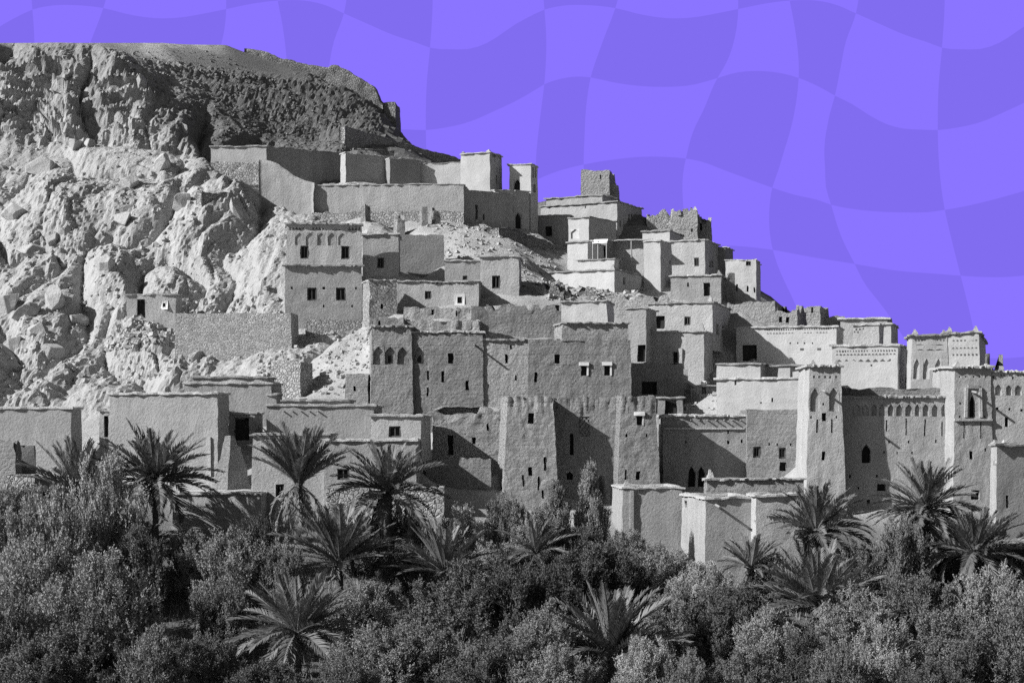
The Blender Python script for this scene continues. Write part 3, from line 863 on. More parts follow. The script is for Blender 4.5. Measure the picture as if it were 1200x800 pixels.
vol(('mud_house', 'rough stone faced tower house with bright left edge', 'house', HG), 433, 465, 160, 327, 376, pl=425, th=-14, bat=.01, rag=.1, m='stone', cop=.6, over=.08, amp=0.08, sp=.35, feats=[('F', 'h', 446, 356, 449, 361.5)])
vol(('mud_house', 'low house with one white framed window and one dark window', 'house', HG), 465, 561, 165, 329, 360, d=5, th=2, bat=0, rag=.18, m='mud', cop=.7,
    feats=[('F', 'w', 498, 341, 505, 350.5), ('F', 'p', 535.5, 347.5, 541.5, 355.5), ('F', 'frieze', 500, 330.5, 560, 333, 1, .4, 's')])
vol(('mud_house', 'pale small house behind the white framed window house', 'house', HG), 521, 564, 172, 305, 335, d=4, th=4, bat=0, rag=.05, m='mud', cop=.8, feats=[('F', 'w', 542, 323, 548, 328)])
vol(('mud_house', 'taller house with a single tall window left of the ruined slope', 'house', HG), 563, 608, 169, 300, 352, pc=611, th=3, bat=.004, rag=.06, m='mud', cop=.8, feats=[('F', 'w', 576.5, 323, 586, 338)])
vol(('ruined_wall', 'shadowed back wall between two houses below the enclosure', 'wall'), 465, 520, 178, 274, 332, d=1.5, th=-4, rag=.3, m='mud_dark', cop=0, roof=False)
curtain(('stone_wall', 'dark dry stone wall wedged in a gully of the cliff', 'wall'), ((236, 224, 187), (250, 224, 188), (266, 226, 189.2)), 3.2, 1.2, 'stone', rag=.25, amp=.15)
# ---- middle and upper right cluster
r = vol(('mud_house', 'pale two level house with corner pinnacles and white framed doorway', 'house', HG), 757, 825, 160, 388, 455, pc=835, th=16, bat=.0, rag=.05, m='mud', cop=1, over=.2, merl=((0, 1.0), (1, 1.3)),
        feats=[('F', 'd', 789, 412, 794.5, 436), ('F', 'pil', 783, 408, 789, 436), ('F', 'pil', 795, 408, 800, 436), ('F', 'd', 747, 404, 758, 424)][:3])
vol(r, 760, 835, 164.5, 354, 392, pc=856, th=16, bat=0, rag=.06, m='mud', cop=1, over=.18, ctrl=False, ext=1.5, merl=((1, 1.0),),
    feats=[('F', 'w', 802, 371, 809, 381), ('F', 'd', 767.5, 370, 779, 385), ('R', 'h', 839.5, 380, 842, 392), ('R', 'h', 846, 382, 848.5, 393)])
vol(r, 734, 757, 159.2, 361, 455, d=5, th=16, bat=0, rag=.06, m='mud', cop=.9, ctrl=False, feats=[('F', 'd', 747, 404, 756.5, 424)])
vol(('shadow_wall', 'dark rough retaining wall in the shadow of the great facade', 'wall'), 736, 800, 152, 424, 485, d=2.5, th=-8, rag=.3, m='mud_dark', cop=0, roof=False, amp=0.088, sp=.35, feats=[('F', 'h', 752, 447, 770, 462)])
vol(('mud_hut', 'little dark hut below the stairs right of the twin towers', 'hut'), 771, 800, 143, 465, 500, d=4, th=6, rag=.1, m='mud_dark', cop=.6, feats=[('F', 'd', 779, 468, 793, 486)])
r = vol(('mud_house', 'wide house wall with a sharp shadow edge in the upper village', 'house', HG), 641, 720, 182, 316, 350, pc=758, th=26, bat=0, rag=.05, m='mud_pale', cop=.9, merl=((1, .9),),
        feats=[('R', 'h', 730, 325, 733, 333), ('R', 'h', 757, 327, 759, 334)])
vol(r, 677, 720, 184.5, 303, 318, d=1.2, th=26, bat=0, rag=.05, m='mud_pale', cop=.5, ctrl=False, ext=.6)
rp = vol(('terrace_house', 'house with an awning roofed terrace and dark openings up the hill', 'house', HG), 665, 689, 191, 283, 320, d=5, th=24, bat=0, rag=.05, m='mud_pale', cop=1, merl=())
vol(rp, 688, 712, 195.5, 281, 320, d=3, th=24, bat=0, rag=.04, m='mud_dark', cop=.8, ctrl=False, feats=[('F', 'd', 690, 287, 695, 301), ('F', 'd', 697, 287, 701, 301), ('F', 'd', 703, 287, 710, 301)])
vol(rp, 712, 757, 196.5, 281.5, 320, d=3, th=18, bat=0, rag=.04, m='mud', cop=.8, ctrl=False, over=.9, feats=[('F', 'd', 714, 287, 719, 301)])
mb = MB()
a = [P(694, 284.5, 190.5), P(711.5, 283.5, 189), P(712.5, 280, 193), P(696, 280.5, 194.5)]
mb.hexa([q - Vector((0, 0, .08)) for q in a] + a)
mb.obj('awning', 'canvas', rp)
for x, y1, Y_ in ((695, 301, 190.6), (701, 301, 190.2), (711, 302, 189.2), (740, 302, 193), (755, 303, 194)):
    mb = MB()
    mb.bar(P(x, y1 + 3, Y_), P(x, 282.5, Y_), .09, 5)
    mb.obj('post', 'wood_pale', rp)
r = vol(('mud_house', 'tall narrow house with bright front beside the awning terrace', 'house', HG), 755, 774, 188, 282, 345, pc=787, th=28, bat=.006, rag=.05, m='mud_pale', cop=.9, feats=[('R', 'h', 784, 305, 786, 309)])
r = vol(('large_house', 'big skyline house with slit windows on its shadowed right side', 'house', HG), 634, 723, 212, 236, 285, pc=752, th=27, bat=.012, rag=.06, m='mud', cop=.9, over=.22, amp=0.08,
        feats=[('F', 'h', 685, 241, 686.5, 244), ('R', 'h', 726, 259, 727.5, 265), ('R', 'h', 730.5, 259, 732, 266)] + [('R', 'h', 736.3 + 2.9 * i, 251 + .5 * i, 738 + 2.9 * i, 270) for i in range(5)])
vol(r, 640, 706, 214.5, 228.5, 238, d=5, th=27, bat=0, rag=.05, m='mud', cop=.9, ctrl=False, ext=.8)
vol(('ruined_tower', 'square eroded tower alone on the skyline above the big house', 'tower'), 681, 714, 219, 198, 232, d=5, th=12, bat=.012, rag=.4, m='mud_rough', cop=0, amp=0.077, fr=1.5, sp=.35, feats=[('F', 'h', 703, 204, 704.5, 210)])
vol(('ruined_wall', 'small stub right of the lone skyline tower', 'wall'), 714.5, 722, 220, 214, 234, d=2.5, th=12, rag=.4, m='mud_rough', cop=0, roof=False, amp=0.055, sp=.3)
vol(('mud_house', 'small pale house in front of the big skyline house', 'house', HG), 666, 690, 203, 254, 300, pc=722, th=34, bat=0, rag=.05, m='mud_pale', cop=.8, feats=[('F', 'n', 669, 268, 679, 280)])
vol(('mud_house', 'shadowed house with a dark doorway left of the big skyline house', 'house', HG), 626, 668, 208, 252, 290, d=4, th=12, bat=0, rag=.06, m='mud', cop=.8, feats=[('F', 'd', 639, 265, 647, 277)])
vol(('mud_house', 'little bright roof house below the castle ruin', 'house', HG), 753, 785, 205, 270, 320, pc=801, th=20, bat=0, rag=.05, m='mud_pale', cop=1)
r = vol(('castle_ruin', 'ruined castle tower with broken battlements on the skyline', 'ruin'), 788, 817, 213, 246, 300, d=6, th=10, bat=.01, rag=.3, m='mud_rough', cop=0, amp=0.088, sp=.35, merl=((1, .8),), feats=[('F', 'h', 810, 268, 812, 272)])
vol(r, 800, 806, 213.2, 243, 247, d=.8, th=10, rag=.5, m='mud_rough', cop=0, roof=False, ctrl=False, ext=.4, sp=.3)
vol(r, 794, 798, 213.2, 244, 248, d=.8, th=10, rag=.5, m='mud_rough', cop=0, roof=False, ctrl=False, ext=.4, sp=.3)
vol(r, 809, 813, 213.2, 242, 247, d=.8, th=10, rag=.5, m='mud_rough', cop=0, roof=False, ctrl=False, ext=.4, sp=.3)
vol(r, 772, 790, 214.5, 246, 300, d=3, th=6, rag=1.4, m='stone', cop=0, roof=False, amp=0.138, ctrl=False, sp=.35)
vol(r, 758, 775, 215, 251, 300, d=3, th=6, rag=1.2, m='stone', cop=0, roof=False, amp=0.138, ctrl=False, sp=.35)
vol(r, 817, 833, 214.5, 254, 300, d=2.5, th=8, rag=.9, m='mud_rough', cop=0, roof=False, amp=0.11, ctrl=False, sp=.35, feats=[('F', 'h', 820, 262, 823, 270)])
vol(('mud_house', 'house half in shadow with a square window under the castle ruin', 'house', HG), 786, 826, 196, 281, 330, pc=842, th=22, bat=.006, rag=.06, m='mud', cop=.9, feats=[('F', 'w', 813.5, 302, 819, 312), ('R', 'h', 831, 306, 833, 313), ('R', 'h', 834, 306, 836, 313)])
vol(('mud_house', 'narrow dark house squeezed beside the half shadowed house', 'house', HG), 840, 850, 201, 289, 330, d=4, th=20, bat=0, rag=.08, m='mud_dark', cop=.5)
vol(('mud_house', 'last pale house on the skyline with a small square window', 'house', HG), 850, 886, 189, 304, 355, d=5, th=14, bat=.004, rag=.15, m='mud_pale', cop=.5, over=.08, amp=0.08,
    feats=[('F', 'w', 874, 305.5, 880, 311), ('F', 'h', 863, 333, 865, 341), ('F', 'h', 875, 335, 877, 342), ('F', 'h', 883, 337, 885, 343)])
vol(('mud_house', 'dark fronted low house in shade below the last pale house', 'house', HG), 786, 845, 184, 322, 356, pc=850, th=12, bat=0, rag=.06, m='mud', cop=.9, merl=((1, .8),), feats=[('F', 'd', 824.5, 331, 832, 347), ('F', 'h', 805, 331, 807, 336)])
vol(('ruined_wall', 'bright broken wall right of the dark fronted low house', 'wall'), 845, 861, 186, 320, 356, d=2, th=-16, rag=.7, m='mud_rough', cop=0, roof=False, amp=0.088, sp=.3)
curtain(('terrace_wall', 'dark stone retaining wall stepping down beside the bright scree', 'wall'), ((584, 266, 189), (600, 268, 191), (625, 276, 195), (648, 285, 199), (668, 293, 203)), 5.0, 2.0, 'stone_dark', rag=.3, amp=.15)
vol(('rubble_wall', 'line of broken stones under the sharp shadowed house', 'wall'), 663, 700, 172, 336, 352, d=1.4, th=-6, rag=.7, m='stone', cop=0, roof=False, amp=0.11, sp=.3)
vol(('rubble_wall', 'crumbled wall above the ruined courtyard', 'wall'), 623, 660, 170, 332, 350, d=1.4, th=10, rag=.7, m='stone_dark', cop=0, roof=False, amp=0.11, sp=.3)
vol(('ruined_wall', 'bright ragged wall behind the pale two level house', 'wall'), 712, 790, 169.5, 346, 380, d=2, th=8, rag=.6, m='mud_rough', cop=0, roof=False, amp=0.11, sp=.3)

# ---- enclosure and twin towers at the top left
r = vol(('enclosure_wall', 'long buttressed enclosure wall with a curved end high on the left', 'wall'), 362, 543, 199, 215, 268, d=8, th=4, bat=.012, rag=.12, m='mud', cop=.6, amp=0.066, over=.1)
vol(r, 540, 601, 199.3, 222, 272, d=4, th=-30, bat=.0, rag=.1, m='mud', cop=.5, amp=0.06, ctrl=False, over=.1, feats=[('F', 'h', 557, 240, 560, 272), ('F', 'h', 566, 251, 568, 258)])
vol(r, 364, 543, 198.2, 246, 268, d=1.0, th=4, bat=.03, rag=.5, m='stone', cop=0, roof=False, ctrl=False, amp=.12, sp=.35)
curtain(r, ((304, 187, 200.4), (316, 188.5, 200.3), (326, 192, 200.2), (336, 199, 200.1), (345, 206, 200), (356, 211, 199.8), (368, 214.5, 199.5)), 6.2, 1.2, 'mud', rag=.1, amp=.1)
r = vol(('enclosure_wall', 'dark inner wall running back from a bright corner', 'wall'), 247, 312, 207, 171, 215, d=3, th=3, bat=.01, rag=.12, m='mud_pale', cop=.9, amp=0.055, roof=False)
vol(r, 246, 309, 206.3, 188.5, 225, d=1.0, th=3, bat=.02, rag=.3, m='stone', cop=0, roof=False, ctrl=False, amp=.12, sp=.35)
vol(r, 312, 412, 207.3, 171, 215, d=1.2, th=-32, bat=0, rag=.15, m='mud', cop=.7, amp=0.08, roof=False, over=.1)
vol(('enclosure_wall', 'second dark inner wall with a bright left end', 'wall'), 405, 468, 206.5, 178.5, 215, d=1.5, th=-30, bat=0, rag=.15, m='mud', cop=.7, amp=0.08, roof=False, over=.1)
vol(('enclosure_wall', 'thin stone wall just above the inner enclosure walls', 'wall'), 414, 462, 222, 173, 200, d=1.2, th=-20, bat=0, rag=.2, m='stone_dark', cop=.4, amp=0.08, roof=False, over=.05)
vol(('mud_house', 'rough pale walls left of the twin skyline towers', 'house', HG), 470, 541, 209.5, 190, 235, d=6, th=6, bat=.01, rag=.25, m='mud_pale', cop=.3, amp=0.077, over=.05)
vol(('enclosure_wall', 'dark stone wall right of the second inner wall', 'wall'), 457, 492, 207.5, 184, 215, d=1.5, th=-25, bat=0, rag=.25, m='mud_dark', cop=.6, amp=0.055, roof=False, over=.08)
r = vol(('skyline_tower', 'left of the twin skyline towers, broad and plain', 'tower'), 540, 574, 204, 178, 240, pc=588, th=22, bat=.008, rag=.1, m='mud_pale', cop=.7, amp=0.06, over=.18, merl=((0, .4), (1, .5)),
        feats=[('R', 'frieze', 576, 181, 587, 184, 1, .35, 's'), ('R', 'h', 581, 206, 583, 215)])
r = vol(('skyline_tower', 'right of the twin skyline towers, slim with arched opening', 'tower'), 597, 622, 205, 192, 270, pc=630, th=18, bat=.006, rag=.08, m='mud_pale', cop=.7, amp=0.05, over=.18,
        feats=[('F', 'A', 602, 210, 609.5, 224), ('R', 'h', 625, 217, 628, 225), ('R', 'h', 624, 196, 625.6, 208), ('R', 'h', 627, 196, 628.4, 208)])
vol(('mud_house', 'shadowed wall with a narrow door joining the twin skyline towers', 'house', HG), 580, 620, 202.5, 222, 270, d=4, th=-22, bat=0, rag=.06, m='mud', cop=.6, over=.1, feats=[('F', 'A', 604, 249, 611, 268)])
for x0, x1, t, b_, Y_, th_, lab in ((423, 428, 238, 262, 193, 10, 'thin upright ruin post above the two storey house'), (466, 474, 252, 278, 190, -15, 'pointed rubble pillar below the enclosure wall'), (495, 501, 243, 268, 192, -12, 'first of two slanted wall stubs below the enclosure'), (508, 516, 242, 266, 194, -18, 'second of two slanted wall stubs below the enclosure')):
    vol(('ruined_pillar', lab, 'ruin'), x0, x1, Y_, t, b_, d=2.2, th=th_, rag=.7, bat=.03, m='mud_rough', cop=0, roof=False, amp=0.077, sp=.3)
# ---- hilltop fort
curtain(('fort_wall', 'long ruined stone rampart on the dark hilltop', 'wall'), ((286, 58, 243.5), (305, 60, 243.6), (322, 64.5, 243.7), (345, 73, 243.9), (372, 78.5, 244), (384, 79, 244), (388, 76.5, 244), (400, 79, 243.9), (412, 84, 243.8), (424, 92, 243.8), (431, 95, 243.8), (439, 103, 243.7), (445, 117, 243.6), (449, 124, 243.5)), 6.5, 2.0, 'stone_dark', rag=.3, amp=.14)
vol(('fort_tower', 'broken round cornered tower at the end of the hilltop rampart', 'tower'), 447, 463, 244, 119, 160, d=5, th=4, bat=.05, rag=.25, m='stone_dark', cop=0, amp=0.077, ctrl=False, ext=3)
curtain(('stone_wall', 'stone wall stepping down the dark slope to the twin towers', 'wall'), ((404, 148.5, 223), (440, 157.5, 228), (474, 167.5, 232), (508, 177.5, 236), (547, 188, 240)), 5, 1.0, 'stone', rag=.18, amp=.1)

# ------------------------------------------------------------------ the hillside
def ctl(px, py, Y):
    q = P(px, py, Y)
    CTRL.append(tuple(q))


for px in (-140, -60, 0, 60, 130, 200):          # left cliff and rock face
    ctl(px, 470, 158)
    ctl(px, 400, 166)
    ctl(px, 330, 175)
    ctl(px, 260, 186)
    ctl(px, 200, 197)
    ctl(px, 170, 206)
# the cliff: dark faces turned away from the sun, bright scarps between them
for px, o in ((-140, -2), (-60, -1), (-20, -1.5), (20, .5), (58, 3.0), (74, -1.5), (110, 1), (150, 3.5)):
    ctl(px, 160, 207.5 + o * .3)
    ctl(px, 145, 210.5 + o)
    ctl(px, 105, 213 + o)
    ctl(px, 68, 215.5 + o)
for px in (-140, -60, 0, 60, 110):
    ctl(px, 51, 221)
for q in ((225, 350, 171), (255, 340, 173), (290, 345, 172), (240, 290, 180), (290, 290, 180), (320, 300, 176), (230, 215, 193), (262, 215, 196), (300, 240, 192),
          (240, 180, 205), (200, 172, 207), (160, 128, 213), (215, 150, 212), (250, 165, 214), (330, 168, 224), (370, 165, 228), (300, 120, 229), (250, 110, 227), (200, 95, 224), (400, 138, 234), (330, 90, 238),
          (150, 62, 226), (190, 51, 231), (265, 51, 240), (300, 66, 243), (345, 80, 243), (390, 98, 243), (430, 118, 243), (447, 135, 242), (465, 158, 240), (400, 175, 222), (440, 180, 218), (500, 190, 220),
          (440, 270, 188), (520, 262, 192), (560, 272, 190), (600, 285, 188), (640, 300, 186), (520, 300, 178), (560, 292, 182), (610, 330, 176), (640, 340, 172), (480, 330, 172), (620, 300, 184),
          (300, 430, 158), (380, 405, 160), (420, 395, 160), (350, 440, 155), (400, 430, 152), (300, 445, 153), (160, 420, 163), (205, 425, 160), (130, 440, 158), (230, 440, 158),
          (404, 160, 222), (440, 168, 227), (474, 177, 231), (508, 186, 235), (420, 172, 216), (700, 340, 177), (750, 342, 176), (690, 352, 171), (745, 420, 156), (800, 455, 155), (835, 458, 150), (860, 480, 143), (815, 452, 157), (780, 470, 148), (880, 430, 148), (870, 360, 176), (930, 372, 172)):
    ctl(*q)
for px in (-140, -40, 60, 160, 262):              # flat top of the mesa, cut level
    zt = P(0, 51, 221 + max(0, px) * .07).z
    x_ = (px - CX) / F
    for Y in (250, 290, 340):
        CTRL.append((x_ * Y, Y, zt + .02))
for px, py in ((300, 75), (345, 90), (390, 105), (430, 130), (465, 175), (540, 215), (640, 260), (720, 275), (800, 310), (860, 345), (930, 385), (1000, 400), (1080, 440), (1200, 460), (1350, 480)):
    Y0 = 262 if px < 500 else (240 if px < 740 else (225 if px < 860 else (190 if px < 1010 else 160)))
    ctl(px, py + 22, Y0)
    ctl(px, py + 70, Y0 + 60)
for px in (1050, 1150, 1250, 1400):
    ctl(px, 560, 141)
    ctl(px, 520, 150)
for px in (-200, -100, 0, 150, 300, 450, 600, 750, 900, 1050, 1200, 1350):   # garden at the foot
    for Y, z in ((120, 3.0), (112, .6), (104, -1.8), (96, -3.0), (80, -3.2), (60, -3.2)):
        CTRL.append(((px - CX) / F * Y, Y, z))
for x in (-60, -20, 20, 60):                         # near bank where the photographer stands
    for Y, z in ((30, -1.0), (5, 10.8), (-40, 11.0)):
        CTRL.append((x, Y, z))
for x, y, z in ((-260, 150, 10), (-260, 240, 55), (-260, 380, 60), (260, 150, 6), (260, 260, 8), (260, 420, 6), (0, 440, 20), (-150, 60, 0), (150, 60, 0), (-200, 0, 6), (200, 0, 6), (90, 200, 6), (60, 300, 4), (100, 300, 0), (140, 250, 0), (120, 400, 0), (75, 240, 6)):
    CTRL.append((x, y, z))

cp = np.array(CTRL)
cxy, cz = cp[:, :2], cp[:, 2]
K = np.linalg.norm(cxy[:, None] - cxy[None], axis=-1)
n_ = len(cz)
AM = np.zeros((n_ + 3, n_ + 3))
AM[:n_, :n_] = K - np.eye(n_) * .9
AM[:n_, n_:] = np.column_stack([np.ones(n_), cxy])
AM[n_:, :n_] = AM[:n_, n_:].T
wts = np.linalg.solve(AM, np.concatenate([cz, np.zeros(3)]))


def base_h(X, Y):
    out = np.zeros(X.shape)
    q = np.stack([X.ravel(), Y.ravel()], -1)
    res = np.zeros(len(q))
    for i in range(0, len(q), 8000):
        c = q[i:i + 8000]
        res[i:i + 8000] = np.linalg.norm(c[:, None] - cxy[None], axis=-1) @ wts[:n_] + wts[n_] + c @ wts[n_ + 1:]
    return res.reshape(X.shape)


def axis(segs):
    out = []
    for a, b, st in segs:
        out += list(np.arange(a, b, st))
    return np.array(out + [segs[-1][1]])


gx = axis(((-300, -90, 6), (-90, -74, 1.2), (-74, -18, .22), (-18, 30, .7), (30, 80, 1.1), (80, 300, 8)))
gy = axis(((-60, 80, 4), (80, 135, 1.0), (135, 152, .5), (152, 226, .25), (226, 262, .6), (262, 460, 6)))
GX, GY = np.meshgrid(gx, gy)
H = base_h(GX, GY)
PXG = GX / np.maximum(GY, 1) * F + CX               # used only to say where the rocky part of the hill lies
P3 = np.stack([GX, GY, H], -1)
dzdx = np.gradient(H, axis=1) / np.gradient(gx)[None, :]
dzdy = np.gradient(H, axis=0) / np.gradient(gy)[:, None]
Nn = np.stack([-dzdx, -dzdy, np.ones_like(H)], -1)
Nn /= np.linalg.norm(Nn, axis=-1)[..., None]
Nn = .6 * Nn + np.array([0, -.28, .3])
XM = GX + .0 * GY
rock = (1 - sstep(-30, -20, GX + .0 * (GY - 190))) * sstep(151, 158, GY) * (1 - sstep(216, 224, GY))
rock = np.maximum(rock, .45 * (1 - sstep(-18, -10, GX)) * sstep(148, 154, GY) * (1 - sstep(205, 216, GY)))
cliff = (1 - sstep(-47, -39, GX)) * sstep(206, 209, GY) * (1 - sstep(217, 220, GY))
wild = sstep(126, 150, GY)
top = sstep(60.8, 62.5, H) * (1 - sstep(-32, -28, GX))
W = P3 + np.stack([noise(P3 / 9.0), noise(P3 / 9.0 + 40), noise(P3 / 9.0 + 80)], -1) * 1.6
lob = np.abs(noise(W * np.array([1 / 7.0, 1 / 22.0, 1 / 22.0]))) ** .6
lob2 = np.abs(noise(W * np.array([1 / 3.2, 1 / 9.0, 1 / 8.0]) + 13)) ** .8
d1, d2, cv = cell(W * np.array([1 / 2.6, 1 / 2.6, 1 / 1.7]))
blk = sstep(.02, .18, d2 - d1) * (.3 + cv)
d1b, d2b, cvb = cell(W * np.array([1.0, 1.0, 1.3]) * .95)
blk2 = sstep(.02, .2, d2b - d1b) * (.3 + cvb)
fine = fbm(P3 / 1.3, 4)
bil, a_, q_ = 0, 1.0, W * np.array([1 / 2.8, 1 / 9.0, 1 / 8.0])
for k in range(5):
    bil = bil + a_ * np.abs(noise(q_ + 11 * k))
    a_ *= .52
    q_ = q_ * np.array([2.0, 2.1, 2.2])
d1c, d2c, cvc = cell(W * np.array([2.2, 2.0, 2.6]))
blk3 = sstep(.02, .2, d2c - d1c) * (.3 + cvc)
bigblk = sstep(-.1, .5, noise(P3 / 12 + 7))
disp = rock * (4.8 * lob + 1.0 * bil - 3.2 + .55 * blk * bigblk + .13 * blk2 * bigblk + .07 * blk3 + .1 * fine) * (.45 + .55 * (1 - sstep(196, 203, GY) * (1 - sstep(206, 208, GY))))
lay = (P3[..., 2] + .5 * noise(P3 / 9)) / 2.1
ledge = (lay - np.floor(lay))
disp = disp + cliff * (1.0 * np.abs(noise(W / np.array([5., 5., 9.]) + 5)) + .35 * bil + .15 * blk + 1.1 * ledge ** 3 + .1 * blk2 - .8 + .2 * fine)
slope = np.clip(wild - rock - cliff - top, 0, 1) * (1 - .0 * GX)
disp = disp + slope * (.25 * fine + .35 * noise(P3 / 4.0) + .16 * bil + .4 * sstep(206, 214, GY) * ledge ** 3 + .15 * blk2 * sstep(150, 160, GY))
disp = disp + (1 - wild) * .15 * noise(P3 / 3.0)
D3 = P3 + Nn * disp[..., None]
flat = sstep(222, 228, GY) * (1 - sstep(-33.0, -32.0, GX)) * (GY < 300)
# the mesa top stays level along its edge
zcap = ZC + (H0 - 50.5) / F * np.maximum(GY, 200)
D3[..., 2] = np.where(GX < -28, np.minimum(D3[..., 2], zcap), D3[..., 2])
ny, nx = GX.shape
vid = np.arange(ny * nx).reshape(ny, nx)
fq = np.stack([vid[:-1, :-1], vid[:-1, 1:], vid[1:, 1:], vid[1:, :-1]], -1).reshape(-1, 4)
me = bpy.data.meshes.new('hillside')
VV = D3.reshape(-1, 3)
me.vertices.add(len(VV))
me.vertices.foreach_set('co', VV.ravel())
me.loops.add(len(fq) * 4)
me.loops.foreach_set('vertex_index', fq.ravel())
me.polygons.add(len(fq))
me.polygons.foreach_set('loop_start', np.arange(len(fq)) * 4)
rk = np.maximum(rock, cliff)[:-1, :-1].ravel()
rk = np.maximum(rk, sstep(206, 214, GY)[:-1, :-1].ravel() * (GY[:-1, :-1].ravel() < 262))
me.polygons.foreach_set('use_smooth', rk < .25)
me.update(calc_edges=True)
hill = bpy.data.objects.new('hillside', me)
COL.objects.link(hill)
hill['kind'] = 'structure'
BV = BVHTree.FromPolygons(VV.tolist(), fq.tolist())

# material of the hill: pale rock, upper slope and cliff with painted shade, garden soil
m = mat('hill_ground', .40, .2, 1.0, .22, 5.0)
t = m.node_tree
N, L = t.nodes, t.links
bs = N['Principled BSDF']
basec = bs.inputs['Base Color'].links[0].from_socket
geo = N.new('ShaderNodeNewGeometry')
sx = N.new('ShaderNodeSeparateXYZ')
L.new(geo.outputs['Position'], sx.inputs[0])
nz = N.new('ShaderNodeTexNoise')
nz.inputs['Scale'].default_value = .16
nz.inputs['Detail'].default_value = 6
L.new(geo.outputs['Position'], nz.inputs['Vector'])


def nm(op, a, b2, clamp=False):
    n = N.new('ShaderNodeMath')
    n.operation = op
    n.use_clamp = clamp
    for i, x in enumerate((a, b2)):
        if isinstance(x, (int, float)):
            n.inputs[i].default_value = x
        else:
            L.new(x, n.inputs[i])
    return n.outputs[0]


def ramp01(x, a, b2):
    n = N.new('ShaderNodeMapRange')
    n.inputs[1].default_value, n.inputs[2].default_value = a, b2
    L.new(x, n.inputs[0])
    return n.outputs[0]


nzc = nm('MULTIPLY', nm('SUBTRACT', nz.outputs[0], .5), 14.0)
up = ramp01(nm('ADD', nm('ADD', sx.outputs[1], nm('MULTIPLY', sx.outputs[0], .1)), nm('MULTIPLY', nzc, .7)), 205.0, 209.5)     # paints shade onto the upper cliff and slope
nz2 = N.new('ShaderNodeTexNoise')
nz2.inputs['Scale'].default_value = .22
nz2.inputs['Detail'].default_value = 7
nz2.inputs['Roughness'].default_value = .65
L.new(geo.outputs['Position'], nz2.inputs['Vector'])
patch = ramp01(nz2.outputs[0], .53, .57)                                               # pale patches painting sunlit scars on the cliff
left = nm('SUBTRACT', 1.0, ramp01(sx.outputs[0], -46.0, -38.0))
shade_mask = nm('MULTIPLY', up, nm('SUBTRACT', 1.0, nm('MULTIPLY', nm('MULTIPLY', patch, left), .9)))
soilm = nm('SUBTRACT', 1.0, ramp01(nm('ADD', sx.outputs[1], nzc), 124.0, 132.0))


def mixc(f, a, bcol):
    n = N.new('ShaderNodeMix')
    n.data_type = 'RGBA'
    L.new(f, n.inputs[0])
    L.new(a, n.inputs[6])
    L.new(bcol, n.inputs[7])
    return n.outputs[2]


dark = nm('MULTIPLY', basec, nm('SUBTRACT', .68, nm('MULTIPLY', nm('SUBTRACT', 1.0, left), .28)))  # painted shade, deeper on the slope right of the cliff
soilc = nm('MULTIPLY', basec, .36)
L.new(mixc(soilm, mixc(shade_mask, basec, dark), soilc), bs.inputs['Base Color'])
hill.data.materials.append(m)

# ground sheet to the horizon
mb = MB()
g = 3000
mb.add([(-g, -g, -7), (g, -g, -7), (g, g, -7), (-g, g, -7)], [(0, 1, 2, 3)])
o = mb.obj('ground', 'soil')
o['kind'] = 'structure'


def hit(px, py):
    d = Vector(((px - CX) / F, 1.0, (H0 - py) / F))
    loc, nr, i, ds = BV.ray_cast(Vector((0, 0, ZC)), d.normalized(), 2000)
    return loc, nr


def gz(x, y):
    loc, nr, i, ds = BV.ray_cast(Vector((x, y, 300)), Vector((0, 0, -1)), 1000)
    return loc.z if loc is not None else 0.0


# ------------------------------------------------------------------ boulders and rubble
def rock_mesh(name, seed, cuts=14, detail=3, sq=(1, 1, 1)):
    r = np.random.default_rng(seed)
    bm = bmesh.new()
    bmesh.ops.create_cube(bm, size=2.6)
    for i in range(cuts):
        nrm_ = Vector(r.normal(size=3))
        nrm_.normalize()
        dd = r.uniform(.68, 1.0)
        g_ = bm.verts[:] + bm.edges[:] + bm.faces[:]
        res = bmesh.ops.bisect_plane(bm, geom=g_, plane_co=nrm_ * dd, plane_no=nrm_, clear_outer=True)
        ed = [e for e in res['geom_cut'] if isinstance(e, bmesh.types.BMEdge)]
        if len(ed) > 2:
            try:
                bmesh.ops.contextual_create(bm, geom=ed)
            except Exception:
                pass
    if detail:
        bmesh.ops.bevel(bm, geom=bm.edges[:], offset=.05, segments=1, affect='EDGES')
        bmesh.ops.triangulate(bm, faces=bm.faces[:])
        bmesh.ops.subdivide_edges(bm, edges=bm.edges[:], cuts=1)
        V = np.array([v.co[:] for v in bm.verts])
        dv = .07 * noise(V * 1.7 + seed) + .03 * noise(V * 5 + seed)
        for v, k in zip(bm.verts, dv):
            v.co += v.co.normalized() * float(k)
    for v in bm.verts:
        v.co = Vector((v.co.x * sq[0], v.co.y * sq[1], v.co.z * sq[2]))
    me = bpy.data.meshes.new(name)
    bm.to_mesh(me)
    bm.free()
    me.materials.append(MATS['boulder'])
    return me


